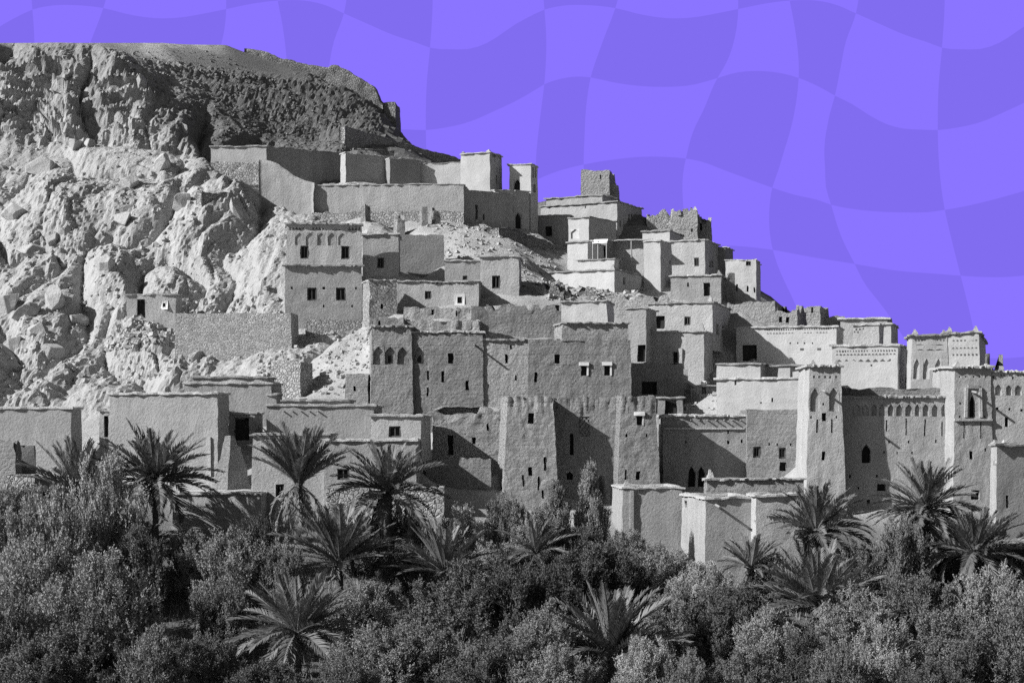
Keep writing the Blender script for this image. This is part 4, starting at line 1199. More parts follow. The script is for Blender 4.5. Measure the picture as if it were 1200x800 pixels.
RM = [rock_mesh('boulder', 40 + i) for i in range(7)]
bl = [(44, 192, 25, 12, .3, 'long angular slab below the dark cliff at upper left'), (88, 168, 11, 9, .8, 'squarish block on the ledge directly under the dark cliff'), (104, 166, 9, 8, .2, 'smaller block beside the squarish ledge block'),
      (18, 247, 17, 13, .5, 'big rounded rock at the left edge above the gully'), (35, 290, 22, 9, -.3, 'tilted flat slab overhanging a dark gully on the left'), (60, 280, 10, 8, .4, 'rounded rock right behind the tilted slab'),
      (62, 348, 16, 15, .2, 'big block propped above the left rubble'), (35, 360, 16, 12, .6, 'dark sided boulder left of the propped block'), (8, 354, 15, 12, .1, 'boulder on the left edge beside the dark sided one'),
      (142, 253, 14, 9, .2, 'flat topped rock in the middle of the rock face'), (211, 236, 12, 12, .4, 'large rounded boulder above the dry stone wall gully'),
      (122, 306, 16, 10, -.2, 'overhanging slab with deep shadow in the central gully'), (152, 212, 13, 10, .5, 'angular block high on the central rib'), (190, 190, 14, 9, .1, 'long block below the cliff foot by the ravine'),
      (275, 240, 9, 12, .2, 'upright rounded rock right of the dry stone wall'),
      
      (15, 405, 12, 14, .3, 'large boulder in the lower left rubble'), (40, 385, 10, 9, .9, 'middle sized boulder in the lower left rubble'), (95, 375, 12, 8, .2, 'wide boulder left of the tiny hut'),
      (60, 408, 14, 9, .5, 'pale boulder below the propped block'), (150, 380, 9, 7, .1, 'rounded rock directly below the tiny hut'), (165, 35 + 62, 10, 8, .3, 'bright pinnacle rock on the cliff corner'), (217, 150, 5, 9, .1, 'thin upright pale rock at the ridge end')]
for i, (px, py, hw, hh, rz, lab) in enumerate(bl):
    loc, nr = hit(px, py + hh * .6)
    if loc is None:
        continue
    o = bpy.data.objects.new('boulder', RM[i % 7])
    COL.objects.link(o)
    s = loc.y / F
    o.scale = (hw * s * .88, hw * s * .8, hh * s * .92)
    o.rotation_euler = (rng.uniform(-.15, .15), rz * .6, rng.uniform(0, 6))
    o.location = loc + Vector((0, hw * s * .25, hh * s * .35))
    o['label'], o['category'], o['group'] = lab, 'boulder', 'boulders on the rock face'


def stone_pts(r, s):
    v = np.array([(x, y, z) for z in (-1, 1) for x, y in ((-1, -1), (1, -1), (1, 1), (-1, 1))], float)
    v = v * r.uniform(.55, 1.0, (8, 3)) * np.array([1, 1, .75]) * s
    a, b_, c_ = r.uniform(0, 6.28), r.uniform(-.5, .5), r.uniform(-.5, .5)
    R = np.array(Matrix.Rotation(a, 3, 'Z') @ Matrix.Rotation(b_, 3, 'X') @ Matrix.Rotation(c_, 3, 'Y'))
    return v @ R.T


CUBEF = [(3, 2, 1, 0), (4, 5, 6, 7), (0, 1, 5, 4), (1, 2, 6, 5), (2, 3, 7, 6), (3, 0, 4, 7)]


def rubble(poly, n, s0, s1, m='boulder'):
    """loose stones lying on the hill inside a patch given by its photo outline"""
    mb = MB()
    xs, ys = [p[0] for p in poly], [p[1] for p in poly]
    k = 0
    tries = 0
    while k < n and tries < n * 6:
        tries += 1
        x, y = rng.uniform(min(xs), max(xs)), rng.uniform(min(ys), max(ys))
        ins = False
        j = len(poly) - 1
        for i in range(len(poly)):
            if (poly[i][1] > y) != (poly[j][1] > y) and x < (poly[j][0] - poly[i][0]) * (y - poly[i][1]) / (poly[j][1] - poly[i][1]) + poly[i][0]:
                ins = not ins
            j = i
        if not ins:
            continue
        loc, nr = hit(x, y)
        if loc is None:
            continue
        s = s0 * (s1 / s0) ** (rng.random() ** 2.2)
        mb.add(stone_pts(rng, s) + np.array(loc) + np.array([0, 0, s * .3]), CUBEF)
        k += 1
    if mb.v:
        o = mb.obj('rubble', m)
        o['kind'] = 'stuff'


rubble([(0, 170), (200, 165), (330, 340), (330, 420), (200, 440), (0, 470)], 750, .07, .32)
rubble([(137, 376), (215, 372), (222, 400), (120, 412)], 330, .14, .42)
rubble([(130, 60), (250, 60), (440, 150), (440, 180), (250, 165), (170, 100)], 1300, .05, .2, 'stone_dark')  # dark stones add to the shade painted on this slope
rubble([(0, 52), (130, 55), (190, 100), (230, 160), (0, 165)], 110, .08, .3)
rubble([(495, 255), (600, 255), (660, 300), (640, 345), (520, 305)], 700, .05, .24)
rubble([(300, 400), (440, 385), (430, 470), (300, 450)], 350, .08, .3)
rubble([(620, 325), (760, 335), (740, 360), (640, 352)], 260, .12, .4)
rubble([(830, 440), (900, 440), (900, 480), (780, 480)], 120, .1, .35)

# ------------------------------------------------------------------ stairs and a person
r = thing('stone_stairs', 'stone stairs with a pale side parapet descending from the white framed doorway', 'stairs', P(830, 458, 152))
a, b = P(824, 455, 153.5), P(872, 486, 144.5)
for i in range(13):
    t = i / 13
    q = a.lerp(b, t)
    mb = MB()
    rr = rng.uniform(-.08, .08, 4)
    w0, w1 = -1.2 + rr[0], 1.2 + rr[1]
    mb.hexa([q + Vector((w0, -.5, -1.4)), q + Vector((w1, -.5, -1.4)), q + Vector((w1, .45, -1.4)), q + Vector((w0, .45, -1.4)),
             q + Vector((w0, -.5, rr[2] * .4)), q + Vector((w1, -.5, rr[3] * .4)), q + Vector((w1, .45, 0)), q + Vector((w0, .45, 0))])
    mb.obj('step', 'mud_pale', r)
mb = MB()
a, b = P(794, 441, 157), P(822, 459, 152.5)
n = Vector((.5, .0, 0))
dn = Vector((0, 0, -2.2))
mb.hexa([a + dn, b + dn, b + dn + n + Vector((0, .5, 0)), a + dn + n + Vector((0, .5, 0)), a, b, b + n + Vector((0, .5, 0)), a + n + Vector((0, .5, 0))])
mb.obj('parapet', 'mud_pale', r)
mb = MB()
q = P(800, 437, 156.6)
mb.hexa([q + Vector((x * .45, y * .4, z)) for z in (-.9, .35) for x, y in ((-1, -1), (1, -1), (1, 1), (-1, 1))])
mb.obj('pillar', 'mud_pale', r)


def skin(name, pts, edges, m, parent, sub=2):
    me = bpy.data.meshes.new(name)
    me.from_pydata([p[0] for p in pts], edges, [])
    o = bpy.data.objects.new(name, me)
    COL.objects.link(o)
    o.parent = parent
    me.materials.append(MATS[m])
    md = o.modifiers.new('skin', 'SKIN')
    for v, p in zip(me.skin_vertices[0].data, pts):
        v.radius = p[1] if isinstance(p[1], tuple) else (p[1], p[1])
    me.skin_vertices[0].data[0].use_root = True
    md.use_smooth_shade = True
    s = o.modifiers.new('sub', 'SUBSURF')
    s.levels = s.render_levels = sub
    return o


loc = P(825, 455, 151.0)
loc.z = max(gz(loc.x, loc.y), gz(loc.x + .2, loc.y)) - .02
per = thing('person', 'person in a white shirt and dark trousers standing by the stairs', 'person', loc)
body = [((0, 0, .95), (.15, .11)), ((0, 0, 1.12), (.145, .10)), ((0, 0, 1.32), (.17, .11)), ((0, 0, 1.43), (.10, .08)), ((0, -.01, 1.50), .055), ((0, -.02, 1.60), (.08, .095)), ((0, -.02, 1.70), (.07, .085)),
        ((-.19, 0, 1.40), .055), ((-.25, .02, 1.13), .042), ((-.24, -.08, .90), .032), ((.19, 0, 1.40), .055), ((.26, -.02, 1.14), .042), ((.14, -.2, 1.08), .032),
        ((-.09, 0, .88), .085), ((-.10, -.01, .48), .06), ((-.11, .02, .08), .042), ((-.11, -.14, .04), .035), ((.09, 0, .88), .085), ((.11, -.03, .48), .06), ((.12, .02, .08), .042), ((.13, -.14, .04), .035)]
skin('body', body, [(0, 1), (1, 2), (2, 3), (3, 4), (4, 5), (5, 6), (3, 7), (7, 8), (8, 9), (3, 10), (10, 11), (11, 12), (0, 13), (13, 14), (14, 15), (15, 16), (0, 17), (17, 18), (18, 19), (19, 20)], 'skin', per)
sh = [((0, 0, .90), (.175, .135)), ((0, 0, 1.12), (.17, .125)), ((0, 0, 1.32), (.19, .13)), ((0, 0, 1.43), (.11, .09)), ((-.19, 0, 1.40), .075), ((-.24, .015, 1.18), .06), ((.19, 0, 1.40), .075), ((.25, -.015, 1.19), .06)]
skin('shirt', sh, [(0, 1), (1, 2), (2, 3), (3, 4), (4, 5), (3, 6), (6, 7)], 'shirt', per)
tr = [((0, 0, .93), (.165, .125)), ((-.09, 0, .86), .1), ((-.10, -.01, .48), .075), ((-.11, .02, .12), .065), ((.09, 0, .86), .1), ((.11, -.03, .48), .075), ((.12, .02, .12), .065)]
skin('trousers', tr, [(0, 1), (1, 2), (2, 3), (0, 4), (4, 5), (5, 6)], 'trousers', per)
skin('hair', [((0, .01, 1.66), (.085, .085)), ((0, .005, 1.73), (.075, .08))], [(0, 1)], 'hair', per, 1)

# ------------------------------------------------------------------ palms
def frond_mesh(name, droop, m, npair=38, width=.46, ragged=0.0, vee=.5):
    """a feather leaf 1 m long growing along +x, drooping towards -z"""
    r = np.random.default_rng(int(droop * 100) + 5)
    vs, fs = [], []
    pts, tan_ = [], []
    ang, x, z = 0.0, 0.0, 0.0
    N_ = npair
    for i in range(N_ + 1):
        pts.append(Vector((x, 0, z)))
        tan_.append(Vector((cos(ang), 0, sin(ang))))
        x += cos(ang) / N_
        z += sin(ang) / N_
        ang -= droop / N_ * (.35 + 1.3 * i / N_)
    for i in range(N_):                                  # midrib
        r0, r1 = .014 * (1 - i / N_) + .003, .014 * (1 - (i + 1) / N_) + .003
        k = len(vs)
        vs += [pts[i] + Vector((0, r0, 0)), pts[i] + Vector((0, -r0, 0)), pts[i] + Vector((0, 0, -r0)), pts[i + 1] + Vector((0, r1, 0)), pts[i + 1] + Vector((0, -r1, 0)), pts[i + 1] + Vector((0, 0, -r1))]
        fs += [(k, k + 1, k + 4, k + 3), (k + 1, k + 2, k + 5, k + 4), (k + 2, k, k + 3, k + 5)]
    for i in range(3, N_):
        t = i / N_
        ln = width * .5 * (min(1, t * 4.0) ** .7) * (1 - .72 * t ** 2.2)
        up = Vector((-tan_[i].z, 0, tan_[i].x))
        for sd in (-1, 1):
            if ragged and r.random() < ragged:
                continue
            l2 = ln * r.uniform(.8, 1.15)
            d = (tan_[i] * (1.0 + .5 * t) + Vector((0, sd, 0)) * .8 + up * (vee + r.uniform(-.25, .25))).normalized()
            p = pts[i] + tan_[i] * r.uniform(0, 1 / N_)
            wv = (tan_[i] - d * tan_[i].dot(d)).normalized() * .0085
            tip = p + d * l2 + Vector((0, 0, -.10 * l2))
            mid = p + d * l2 * .5
            k = len(vs)
            vs += [p - wv, p + wv, mid + wv * 1.1, tip, mid - wv * 1.1]
            fs += [(k, k + 1, k + 2, k + 4), (k + 4, k + 2, k + 3)]
    me = bpy.data.meshes.new(name)
    me.from_pydata([tuple(v) for v in vs], [], fs)
    me.materials.append(MATS[m])
    return me


FR = [frond_mesh('frond', d, 'palm_leaf', vee=v) for d, v in ((.25, .35), (.6, .3), (1.1, .25), (1.7, .2))]
FD = [frond_mesh('frond', d, 'palm_dry', 30, .34, .45, .1) for d in (.8, 1.5, 2.1)]
PG = 'date palms among the bushes'


def palm(px, py, Y, L, lab, n=42, lo=-10, up=88, droop=1, dry=8, fan=None, dryl=.7, tr=.20):
    """px, py: where the crown grows from; L: leaf length"""
    n = int(n * 1.3)
    q = P(px, py, Y)
    zg = gz(q.x, q.y)
    root = thing('date_palm', lab, 'palm tree', (q.x, q.y, zg), PG)
    h = max(q.z - zg, .4)
    mb = MB()
    nseg = max(4, int(h / .3))
    lean = rng.uniform(-.04, .04, 2)
    for i in range(nseg):
        z0, z1 = h * i / nseg - (.5 if i == 0 else 0), h * (i + 1) / nseg
        a = Vector((q.x - lean[0] * (h - z0), q.y - lean[1] * (h - z0), zg + z0))
        b2 = Vector((q.x - lean[0] * (h - z1), q.y - lean[1] * (h - z1), zg + z1 + .04))
        mb.bar(a, b2, tr * 1.0, 9, tr * 1.22)
    mb.obj('trunk', 'trunk_bark', root)
    mb = MB()                                           # cut leaf bases round the top
    for i in range(46):
        z0 = h - rng.uniform(0, min(1.5, h * .6))
        a = i * 2.399
        p0 = Vector((q.x + cos(a) * tr * .9, q.y + sin(a) * tr * .9, zg + z0))
        mb.bar(p0, p0 + Vector((cos(a) * .2, sin(a) * .2, .26)), .06, 4, .03)
    mb.obj('leaf_base', 'trunk_bark', root)
    for i in range(n + dry):
        isd = i >= n
        t = (i + .5) / n
        az = i * 2.39996 + rng.uniform(-.25, .25)
        if not isd:
            el = radians(up + (lo - up) * t ** .85 + rng.uniform(-11, 11))
            me_ = FR[min(3, max(0, int((.2 + 2.3 * t) * droop + rng.uniform(-.7, .9))))]
            ln = L * rng.uniform(.85, 1.08) * (.72 + .28 * min(1, t * 3))
        else:
            el = radians(rng.uniform(-75, -25))
            me_ = FD[rng.integers(0, 3)]
            ln = L * dryl * rng.uniform(.7, 1.05)
        o = bpy.data.objects.new('frond', me_)
        COL.objects.link(o)
        o.parent = root
        wsc = 1.0
        o.matrix_local = Matrix.Translation((cos(az) * tr * .5, sin(az) * tr * .5, h - .05 - (.4 * rng.random() if isd else .15 * t))) @ Matrix.Rotation(az, 4, 'Z') @ Matrix.Rotation(-el, 4, 'Y') @ Matrix.Rotation(rng.uniform(-.5, .5), 4, 'X') @ Matrix.Scale(ln, 4)
    return root


palm(93, 578, 121, 4.6, 'date palm with upright fan of leaves in front of the low left house', n=34, lo=15, droop=.5, dry=4)
palm(182, 560, 122, 4.9, 'bushy date palm with hanging dry leaves before the tall windowless house', n=46, lo=-15, droop=.9, dry=14, dryl=.8)
palm(350, 563, 117, 4.4, 'tall date palm with upright fan head and shaggy dead skirt', n=44, lo=32, droop=.35, dry=38, dryl=.85, tr=.24)
palm(455, 572, 119, 4.3, 'rounded date palm with arching leaves before the grey house', n=48, lo=-30, droop=1.25, dry=6)
palm(398, 655, 112, 4.6, 'low spreading date palm below the rounded palm', n=38, lo=10, droop=.55, dry=4)
palm(522, 668, 111, 3.9, 'dark spiky date palm left of the feathery tall shrubs', n=36, lo=5, droop=.55, dry=3)
palm(348, 738, 101, 4.4, 'broad date palm low in the foreground left of centre', n=44, lo=-20, droop=1.0, dry=14, dryl=.7)
palm(628, 645, 114, 3.0, 'small pale date palm with dried hanging leaves in the centre', n=22, lo=-15, droop=1.2, dry=16, dryl=.9)
palm(716, 765, 100, 4.6, 'stiff date palm rising from the foreground bushes right of centre', n=36, lo=25, droop=.4, dry=12, dryl=.55)
palm(880, 662, 114, 2.6, 'little date palm against the bright cornered house', n=30, lo=5, droop=.7, dry=3)
palm(956, 620, 117, 4.2, 'large arching date palm in front of the slim corner tower', n=46, lo=-10, droop=1.1, dry=8)
palm(958, 706, 109, 4.7, 'long leaved date palm fanning right below the arching palm', n=40, lo=0, droop=.55, dry=6)
palm(1086, 592, 117, 4.1, 'full round date palm with dry skirt before the arcaded wall', n=56, lo=-40, droop=1.15, dry=22, dryl=.75)
palm(1142, 645, 114, 4.2, 'dark drooping date palm at the right edge', n=44, lo=-25, droop=1.15, dry=8)
palm(172, 640, 116, 2.6, 'shaded date palm in the dark hollow at lower left', n=26, lo=-15, droop=1.1, dry=3)


# ------------------------------------------------------------------ bushes
def bush_mesh(seed, feather=.6, lobes=9, R=2.4, Hh=4.0, clumps=13, twigs=20, leaves=12, m='bush_leaf', pk=.42):
    r = np.random.default_rng(seed)
    cs = []
    for i in range(lobes):
        a = i * 2.4 + r.uniform(-.4, .4)
        rad = R * (.78 * math.sqrt((i + .3) / lobes))
        top_ = Hh * (1 - pk * (rad / R) ** 1.6) * r.uniform(.82, 1.08)
        lr = r.uniform(.75, 1.15) * R * .34
        zc = top_ - lr * 1.1
        cs.append((np.array([cos(a) * rad, sin(a) * rad, zc]), np.array([lr, lr, lr * 1.25])))
        cs.append((np.array([cos(a) * rad * 1.15, sin(a) * rad * 1.15, zc * .5]), np.array([lr * 1.05, lr * 1.05, lr * 1.2])))
    allv = []
    for c, lr in cs:
        d = r.normal(size=(clumps, 3))
        d[:, 2] = d[:, 2] * .8 + .35
        d /= np.linalg.norm(d, axis=1)[:, None]
        pc = c + d * lr * r.uniform(.62, 1.0, (clumps, 1))
        for p, dd in zip(pc, d):
            if p[2] < .05:
                continue
            ax = dd * (.8 - .45 * feather) + np.array([0, 0, .35 + .75 * feather]) + r.normal(size=3) * .15
            ax /= np.linalg.norm(ax)
            pl_ = r.uniform(.7, 1.35) * (.85 + .4 * feather)                  # one plume of twigs
            ts = r.random(twigs) ** .8
            side = r.normal(size=(twigs, 3))
            side -= (side @ ax)[:, None] * ax
            side /= np.linalg.norm(side, axis=1)[:, None]
            rad = (.36 - .08 * feather) * (1 - ts) ** .6 + .02
            st = p - ax * pl_ * .45 + ax * (ts * pl_ * .8)[:, None] + side * (rad * r.uniform(.1, .6, twigs))[:, None]
            tw = ax * .9 + side * .55 + r.normal(size=(twigs, 3)) * .2
            tw /= np.linalg.norm(tw, axis=1)[:, None]
            ln = r.uniform(.22, .42, twigs)
            tt = (np.arange(leaves) + .5) / leaves
            base = st[:, None, :] + tw[:, None, :] * (ln[:, None] * tt[None])[..., None]
            ld = tw[:, None, :] * .8 + r.normal(size=(twigs, leaves, 3)) * .55
            ld /= np.linalg.norm(ld, axis=2)[..., None]
            # leaf faces look outwards from the plume so that it shades as one form
            ow = side[:, None, :] * .8 + dd * .8 + r.normal(size=(twigs, leaves, 3)) * .55
            lw = np.cross(ld, ow)
            lw /= np.linalg.norm(lw, axis=2)[..., None] + 1e-6
            L_ = r.uniform(.07, .13, (twigs, leaves, 1)) * (1.1 - .4 * tt[None, :, None])
            W_ = L_ * .32
            q = np.stack([base - lw * W_ * .5, base + ld * L_ * .5 + lw * W_, base + ld * L_, base + ld * L_ * .45 - lw * W_], 2)
            allv.append(q.reshape(-1, 3))
    V = np.concatenate(allv)
    me = bpy.data.meshes.new('crown')
    nf = len(V) // 4
    me.vertices.add(len(V))
    me.vertices.foreach_set('co', V.ravel())
    me.loops.add(nf * 4)
    me.loops.foreach_set('vertex_index', np.arange(nf * 4))
    me.polygons.add(nf)
    me.polygons.foreach_set('loop_start', np.arange(nf) * 4)
    me.update(calc_edges=True)
    me.materials.append(MATS[m])
    # stems
    mb = MB()
    for c, lr in cs[::2]:
        p0 = Vector((r.uniform(-.25, .25), r.uniform(-.25, .25), -.3))
        c_ = Vector(c)
        mid = p0.lerp(c_, .5) + Vector((r.uniform(-.2, .2), r.uniform(-.2, .2), .1))
        mb.bar(p0, mid, .09, 5, .06)
        mb.bar(mid, c_, .06, 5, .03)
        for k in range(5):
            e = c_ + Vector(r.normal(size=3)) * float(lr[0]) * .5 + Vector((0, 0, .2))
            mb.bar(c_.lerp(mid, r.random() * .6), e, .03, 4, .012)
    ms = bpy.data.meshes.new('stem')
    ms.from_pydata(mb.v, [], mb.f)
    ms.materials.append(MATS['trunk_bark'])
    return me, ms


BM_ = {'t': [bush_mesh(101 + i, .95, R=2.3, Hh=4.4) for i in range(3)], 'o': [bush_mesh(201 + i, .45, R=2.6, Hh=3.9) for i in range(3)],
       'p': [bush_mesh(301 + i, .8, R=2.4, Hh=4.2, m='bush_leaf_pale') for i in range(2)], 'f': [bush_mesh(401 + i, 1.2, lobes=10, R=1.5, Hh=5.6, clumps=14, m='bush_leaf_pale', pk=.7) for i in range(2)]}
BDIM = {'t': (2.3, 4.4), 'o': (2.6, 3.9), 'p': (2.4, 4.2), 'f': (1.5, 5.6)}
BI = [0]
ZT = {}


def bush(px, top, wpx, Y, k, lab):
    q = P(px, top, Y)
    zg = gz(q.x, q.y)
    hgt = max(q.z - zg, 1.2)
    me, ms = BM_[k][BI[0] % len(BM_[k])]
    BI[0] += 1
    ztop_ = ZT.setdefault(me.name, float(np.percentile(np.array([v.co.z for v in me.vertices]), 98.5)))
    root = thing('bush', lab, 'bush', (q.x, q.y, zg), 'bushes and tamarisks below the village')
    R, Hh = BDIM[k]
    s = (wpx * Y / F * .5) / (R * 1.1)
    mt = Matrix.Rotation(rng.uniform(0, 6.28), 4, 'Z') @ Matrix.Diagonal((s, s, hgt / ztop_, 1))
    for nme, dat in (('crown', me), ('stem', ms)):
        o = bpy.data.objects.new(nme, dat)
        COL.objects.link(o)
        o.parent = root
        o.matrix_local = mt


for row in (
    (235, 628, 90, 115, 't', 'small dim bush under the end of the long terrace wall'),
    (300, 610, 70, 118, 'o', 'narrow bush left of the shaggy tall palm'),
    (415, 610, 80, 119, 't', 'bush in the shade below the rounded palm'),
    (470, 600, 70, 120, 'p', 'pale bush right of the rounded palm trunk'),
    (590, 640, 90, 115, 'p', 'pale bush left of the small dried palm'),
    (668, 622, 90, 117, 't', 'dense bush below and between the two feathery shrubs'),
    (735, 625, 70, 118, 'o', 'bush against the left corner of the low courtyard house'),
    (910, 655, 80, 114, 'o', 'bush right of the little palm'),
    (1005, 640, 90, 115, 't', 'bush in the shade between the two large right palms'),
    (1120, 640, 80, 116, 'o', 'bush between the full round palm and the drooping one'),
    (1190, 640, 90, 116, 't', 'bush below the low square tower at the right edge'),
    (15, 576, 120, 116, 'o', 'grey green bush at the left edge under the broken walls'),
    (128, 542, 105, 115, 'p', 'tall soft tamarisk between the two left palms'),
    (62, 584, 130, 111, 'o', 'wide rounded bush below the leftmost palm'),
    (160, 622, 90, 112, 't', 'bush right under the hanging dry palm leaves'),
    (30, 640, 130, 106, 't', 'large dim bush on the left edge at mid height of the garden'),
    (112, 655, 150, 103, 'p', 'big pale plumed bush in the lower left'),
    (10, 705, 120, 97, 'o', 'bush low on the left edge'),
    (90, 722, 140, 94, 't', 'dense foreground bush at the bottom left'),
    (175, 745, 110, 92, 'o', 'foreground bush left of the dark gap at bottom'),
    (30, 760, 120, 90, 't', 'nearest bush in the bottom left corner'),
    (285, 628, 110, 110, 't', 'tall dark bush beside the dark hollow'),
    (262, 690, 95, 105, 't', 'bush at the foot of the tall dark bush'),
    (235, 748, 100, 95, 'o', 'round bush at the bottom left of the broad low palm'),
    (320, 778, 110, 90, 't', 'low bush in front of the broad low palm'),
    (330, 640, 70, 109, 'p', 'narrow plume bush below the shaggy tall palm'),
    (420, 690, 100, 106, 't', 'bush under the low spreading palm'),
    (440, 740, 120, 97, 't', 'wide bush at the bottom between two palms'),
    (405, 776, 100, 91, 'o', 'low foreground bush left of bottom centre'),
    (480, 640, 80, 116, 'o', 'small bush behind the dark spiky palm'),
    (545, 595, 70, 119, 'p', 'pale bush at the foot of the low ragged wall'),
    (592, 585, 60, 120, 'o', 'shrub growing against the left twin tower'),
    (545, 662, 150, 108, 'p', 'large sunlit bush at bottom centre left'),
    (500, 735, 120, 98, 't', 'dark bush in front of the large sunlit bush'),
    (580, 752, 110, 94, 't', 'foreground bush at bottom centre'),
    (652, 572, 46, 118, 'f', 'feathery tall shrub covering the left twin tower base'),
    (693, 550, 44, 118.5, 'f', 'second feathery shrub in front of the recessed wall'),
    (628, 602, 60, 116, 'f', 'loose feathery shrub left of the two tallest shrubs'),
    (662, 650, 110, 112, 'o', 'broad bush below the feathery shrubs'),
    (700, 640, 120, 113, 'o', 'rounded bush before the low shadowed courtyard house'),
    (610, 668, 110, 106, 't', 'mid garden bush just right of bottom centre'),
    (645, 715, 120, 100, 'p', 'plumed bush left of the stiff foreground palm'),
    (650, 765, 110, 92, 't', 'foreground bush left of the stiff palm base'),
    (765, 645, 110, 115, 'p', 'pale bush hiding the courtyard house base'),
    (822, 662, 90, 112, 'p', 'pale bush hiding the bright house base'),
    (790, 690, 90, 106, 't', 'upright bush right behind the stiff palm'),
    (752, 752, 90, 94, 'p', 'foreground bush right of the stiff palm base'),
    (840, 700, 90, 104, 't', 'tall bush above the dark gap at bottom right centre'),
    (860, 690, 120, 109, 'o', 'wide bush below the little palm'),
    (808, 770, 70, 91, 'o', 'small bush at the bottom beside the dark gap'),
    (900, 722, 110, 99, 't', 'plumed bush left of the long leaved palm'),
    (880, 765, 110, 92, 'o', 'foreground bush under the long leaved palm'),
    (945, 745, 90, 96, 't', 'bush between the two largest right foreground bushes'),
    (1005, 696, 120, 104, 'p', 'large pale bush in front of the long leaved palm'),
    (1070, 680, 110, 107, 'o', 'round bush below the full round palm'),
    (1056, 612, 70, 113, 't', 'dark upright tamarisk against the full round palm'),
    (1040, 735, 110, 95, 'p', 'tall sunlit foreground bush right of centre'),
    (985, 760, 90, 92, 'o', 'low bush at the bottom left of the sunlit one'),
    (1110, 720, 120, 99, 't', 'shaded bush at lower right'),
    (1165, 672, 120, 106, 'p', 'big bush under the dark drooping palm'),
    (1150, 745, 130, 94, 't', 'dim foreground bush near the bottom right corner'),
    (1205, 710, 110, 98, 'o', 'bush at the right edge'),
    (1090, 778, 110, 90, 't', 'lowest foreground bush at the right'),
    (745, 790, 100, 89, 't', 'lowest foreground bush right of the centre'),
    (540, 785, 110, 89, 'o', 'lowest foreground bush near the centre'),
):
    bush(*row)

# tall grass in the garden
mb = MB()
for i in range(9000):
    px, py = rng.uniform(-30, 1230), rng.uniform(655, 820)
    loc, nr = hit(px, py)
    if loc is None or loc.y > 124:
        continue
    for k in range(3):
        d = Vector((rng.uniform(-.3, .3), rng.uniform(-.3, .3), 1)) * rng.uniform(.3, .9)
        wv = Vector((rng.uniform(-1, 1), rng.uniform(-1, 1), 0)) * .025
        b0 = loc + Vector((rng.uniform(-.3, .3), rng.uniform(-.3, .3), -.1))
        mb.add([b0 - wv, b0 + wv, b0 + d], [(0, 1, 2)])
o = mb.obj('grass', 'bush_leaf_pale')
o['kind'] = 'stuff'

# ------------------------------------------------------------------ the printed violet chequer sky
def skm(name, col):
    m = bpy.data.materials.new(name)
    m.use_nodes = True
    t = m.node_tree
    t.nodes.remove(t.nodes['Principled BSDF'])
    e = t.nodes.new('ShaderNodeEmission')
    e.inputs[0].default_value = (*col, 1)
    e.inputs[1].default_value = 1.0 / 2 ** SC.view_settings.exposure
    t.links.new(e.outputs[0], t.nodes['Material Output'].inputs[0])
    return m


def lin(c):
    return tuple((x / 255 / 12.92) if x / 255 <= .04045 else ((x / 255 + .055) / 1.055) ** 2.4 for x in c)


# wavy chequer lines over one 600 x 330 tile (photo units); the tile repeats sideways
VX = [[(-150, 622), (-60, 630), (0, 637), (12, 638), (40, 640), (97, 638), (130, 634), (190, 628), (250, 630), (320, 640), (420, 655)],
      [(-150, 722), (-60, 728), (0, 724), (10, 721), (50, 706), (92, 692), (125, 687), (160, 685), (195, 684), (250, 690), (320, 708), (420, 735)],
      [(-150, 850), (-60, 862), (0, 865), (12, 865), (40, 862), (70, 853), (97, 838), (130, 824), (150, 814), (185, 804), (200, 801), (245, 801), (290, 808), (340, 820), (420, 845)],
      [(-150, 905), (-60, 916), (4, 926), (30, 931), (90, 936), (120, 933), (150, 927), (180, 918), (200, 912), (220, 905), (240, 902), (290, 905), (310, 911), (350, 929), (420, 960)],
      [(-150, 1004), (-60, 1010), (0, 1006), (16, 1003), (50, 991), (80, 985), (110, 979), (140, 971), (175, 966), (200, 967), (220, 968), (240, 974), (280, 987), (310, 1002), (330, 1012), (360, 1035), (420, 1075)],
      [(-150, 1090), (-60, 1104), (0, 1107), (55, 1104), (100, 1100), (150, 1099), (200, 1101), (245, 1107), (280, 1115), (320, 1125), (360, 1135), (420, 1148)]]
HY = [[(600, 31), (620, 20), (637, 12), (660, 7), (690, 6.5), (722, 10), (750, 17), (780, 21.5), (810, 21), (840, 16), (865, 11), (900, 4), (926, 1), (950, .5), (980, 6), (1003, 16), (1030, 28), (1060, 41), (1090, 51), (1103, 56), (1130, 58), (1150, 57.5), (1170, 51), (1185, 42), (1200, 31)],
      [(600, 121), (620, 110), (638, 99), (660, 92), (680, 90), (692, 91), (720, 97), (750, 101), (780, 102), (810, 100), (840, 92), (860, 86), (900, 84), (920, 87), (937, 92), (960, 102), (978, 112), (1000, 123), (1020, 136), (1040, 146), (1060, 151), (1080, 152), (1100, 152.5), (1120, 150), (1150, 143), (1180, 130), (1200, 121)],
      [(600, 224), (628, 211), (650, 202), (684, 193), (720, 187), (750, 184), (780, 184), (804, 186), (820, 189), (850, 200), (880, 211), (902, 219), (930, 228), (960, 235), (974, 240), (1000, 245), (1030, 248), (1060, 249), (1090, 248.5), (1107, 246), (1130, 242), (1160, 235), (1200, 224)],
      [(600, 323), (640, 316), (690, 304), (740, 295), (800, 288), (850, 287.5), (900, 292), (950, 301), (1000, 309), (1050, 317), (1100, 321), (1125, 323), (1150, 324.5), (1180, 324.5), (1200, 323)]]
HY = [[(x, y - 96) for x, y in HY[0]]] + HY + [[(x, y + 95) for x, y in HY[3]]]
HY = [[(x, y - 95) for x, y in HY[0]]] + HY + [[(x, y + 95) for x, y in HY[-1]]]
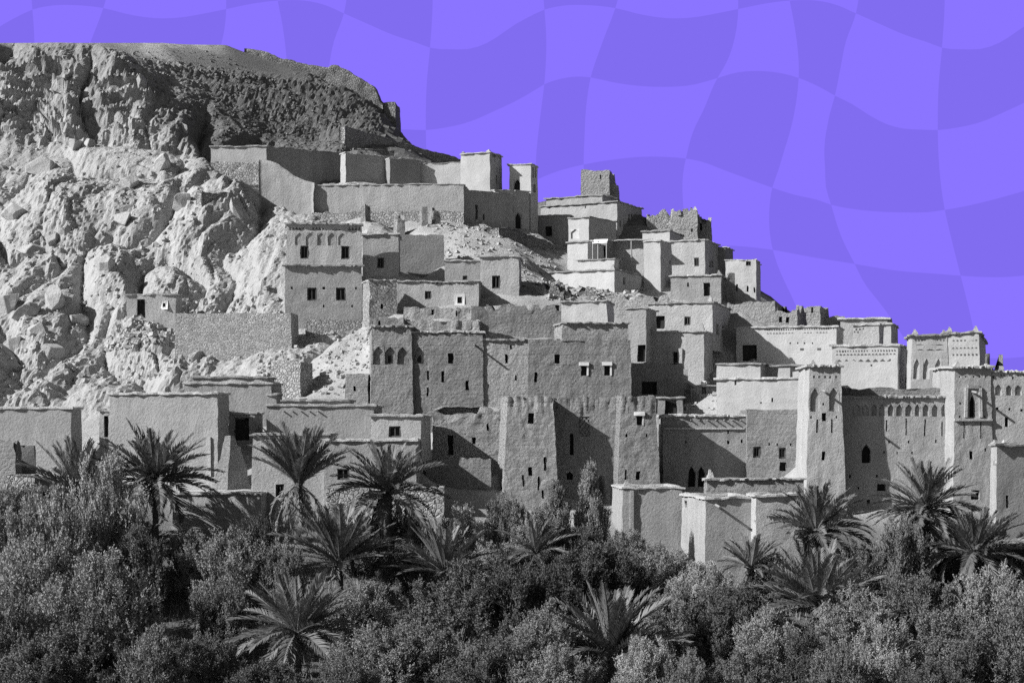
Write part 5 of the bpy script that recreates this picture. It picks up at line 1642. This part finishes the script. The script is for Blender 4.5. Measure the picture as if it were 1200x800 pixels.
HY = HY + [[(x, y + 95) for x, y in HY[-1]]]


def spl(tab, x):
    """smooth curve through a table"""
    X = np.array([p[0] for p in tab], float)
    Yv = np.array([p[1] for p in tab], float)
    k = int(np.clip(np.searchsorted(X, x) - 1, 0, len(X) - 2))
    mm = np.gradient(Yv, X)
    h = X[k + 1] - X[k]
    t = min(max((x - X[k]) / h, 0), 1)
    return (2 * t ** 3 - 3 * t * t + 1) * Yv[k] + (t ** 3 - 2 * t * t + t) * h * mm[k] + (-2 * t ** 3 + 3 * t * t) * Yv[k + 1] + (t ** 3 - t * t) * h * mm[k + 1]


def hy(j, x):
    xx = 600 + (x - 600) % 600
    return spl(HY[j], xx)


def vx(i, y):
    return spl(VX[i % 6], y) + 600 * (i // 6)


def node(i, j):
    y = 100.0
    for _ in range(25):
        x = vx(i, y)
        y = hy(j, x)
    return x, y


YS = 620.0
mb = MB()
mats_i = []
nodes = {}
I0, I1 = -12, 18
for i in range(I0, I1 + 1):
    for j in range(len(HY)):
        nodes[i, j] = node(i, j)
for i in range(I0, I1):
    for j in range(len(HY) - 1):
        pts = []
        (xa, ya), (xb, yb), (xc, yc), (xd, yd) = nodes[i, j], nodes[i + 1, j], nodes[i + 1, j + 1], nodes[i, j + 1]
        for k in range(12):
            x = xa + (xb - xa) * k / 12
            pts.append((x, hy(j, x)))
        for k in range(12):
            y = yb + (yc - yb) * k / 12
            pts.append((vx(i + 1, y), y))
        for k in range(12):
            x = xc + (xd - xc) * k / 12
            pts.append((x, hy(j + 1, x)))
        for k in range(12):
            y = yd + (ya - yd) * k / 12
            pts.append((vx(i, y), y))
        k0 = len(mb.v)
        mb.v += [tuple(P(x, y, YS)) for x, y in pts]
        mb.f.append(tuple(range(k0, k0 + len(pts)))[::-1])
        mats_i.append((i + j) % 2)
o = mb.obj('sky', skm('sky_violet', lin((139, 117, 255))))
o.data.materials.append(skm('sky_violet_deep', lin((129, 109, 240))))
o.data.polygons.foreach_set('material_index', mats_i)
o['kind'] = 'structure'
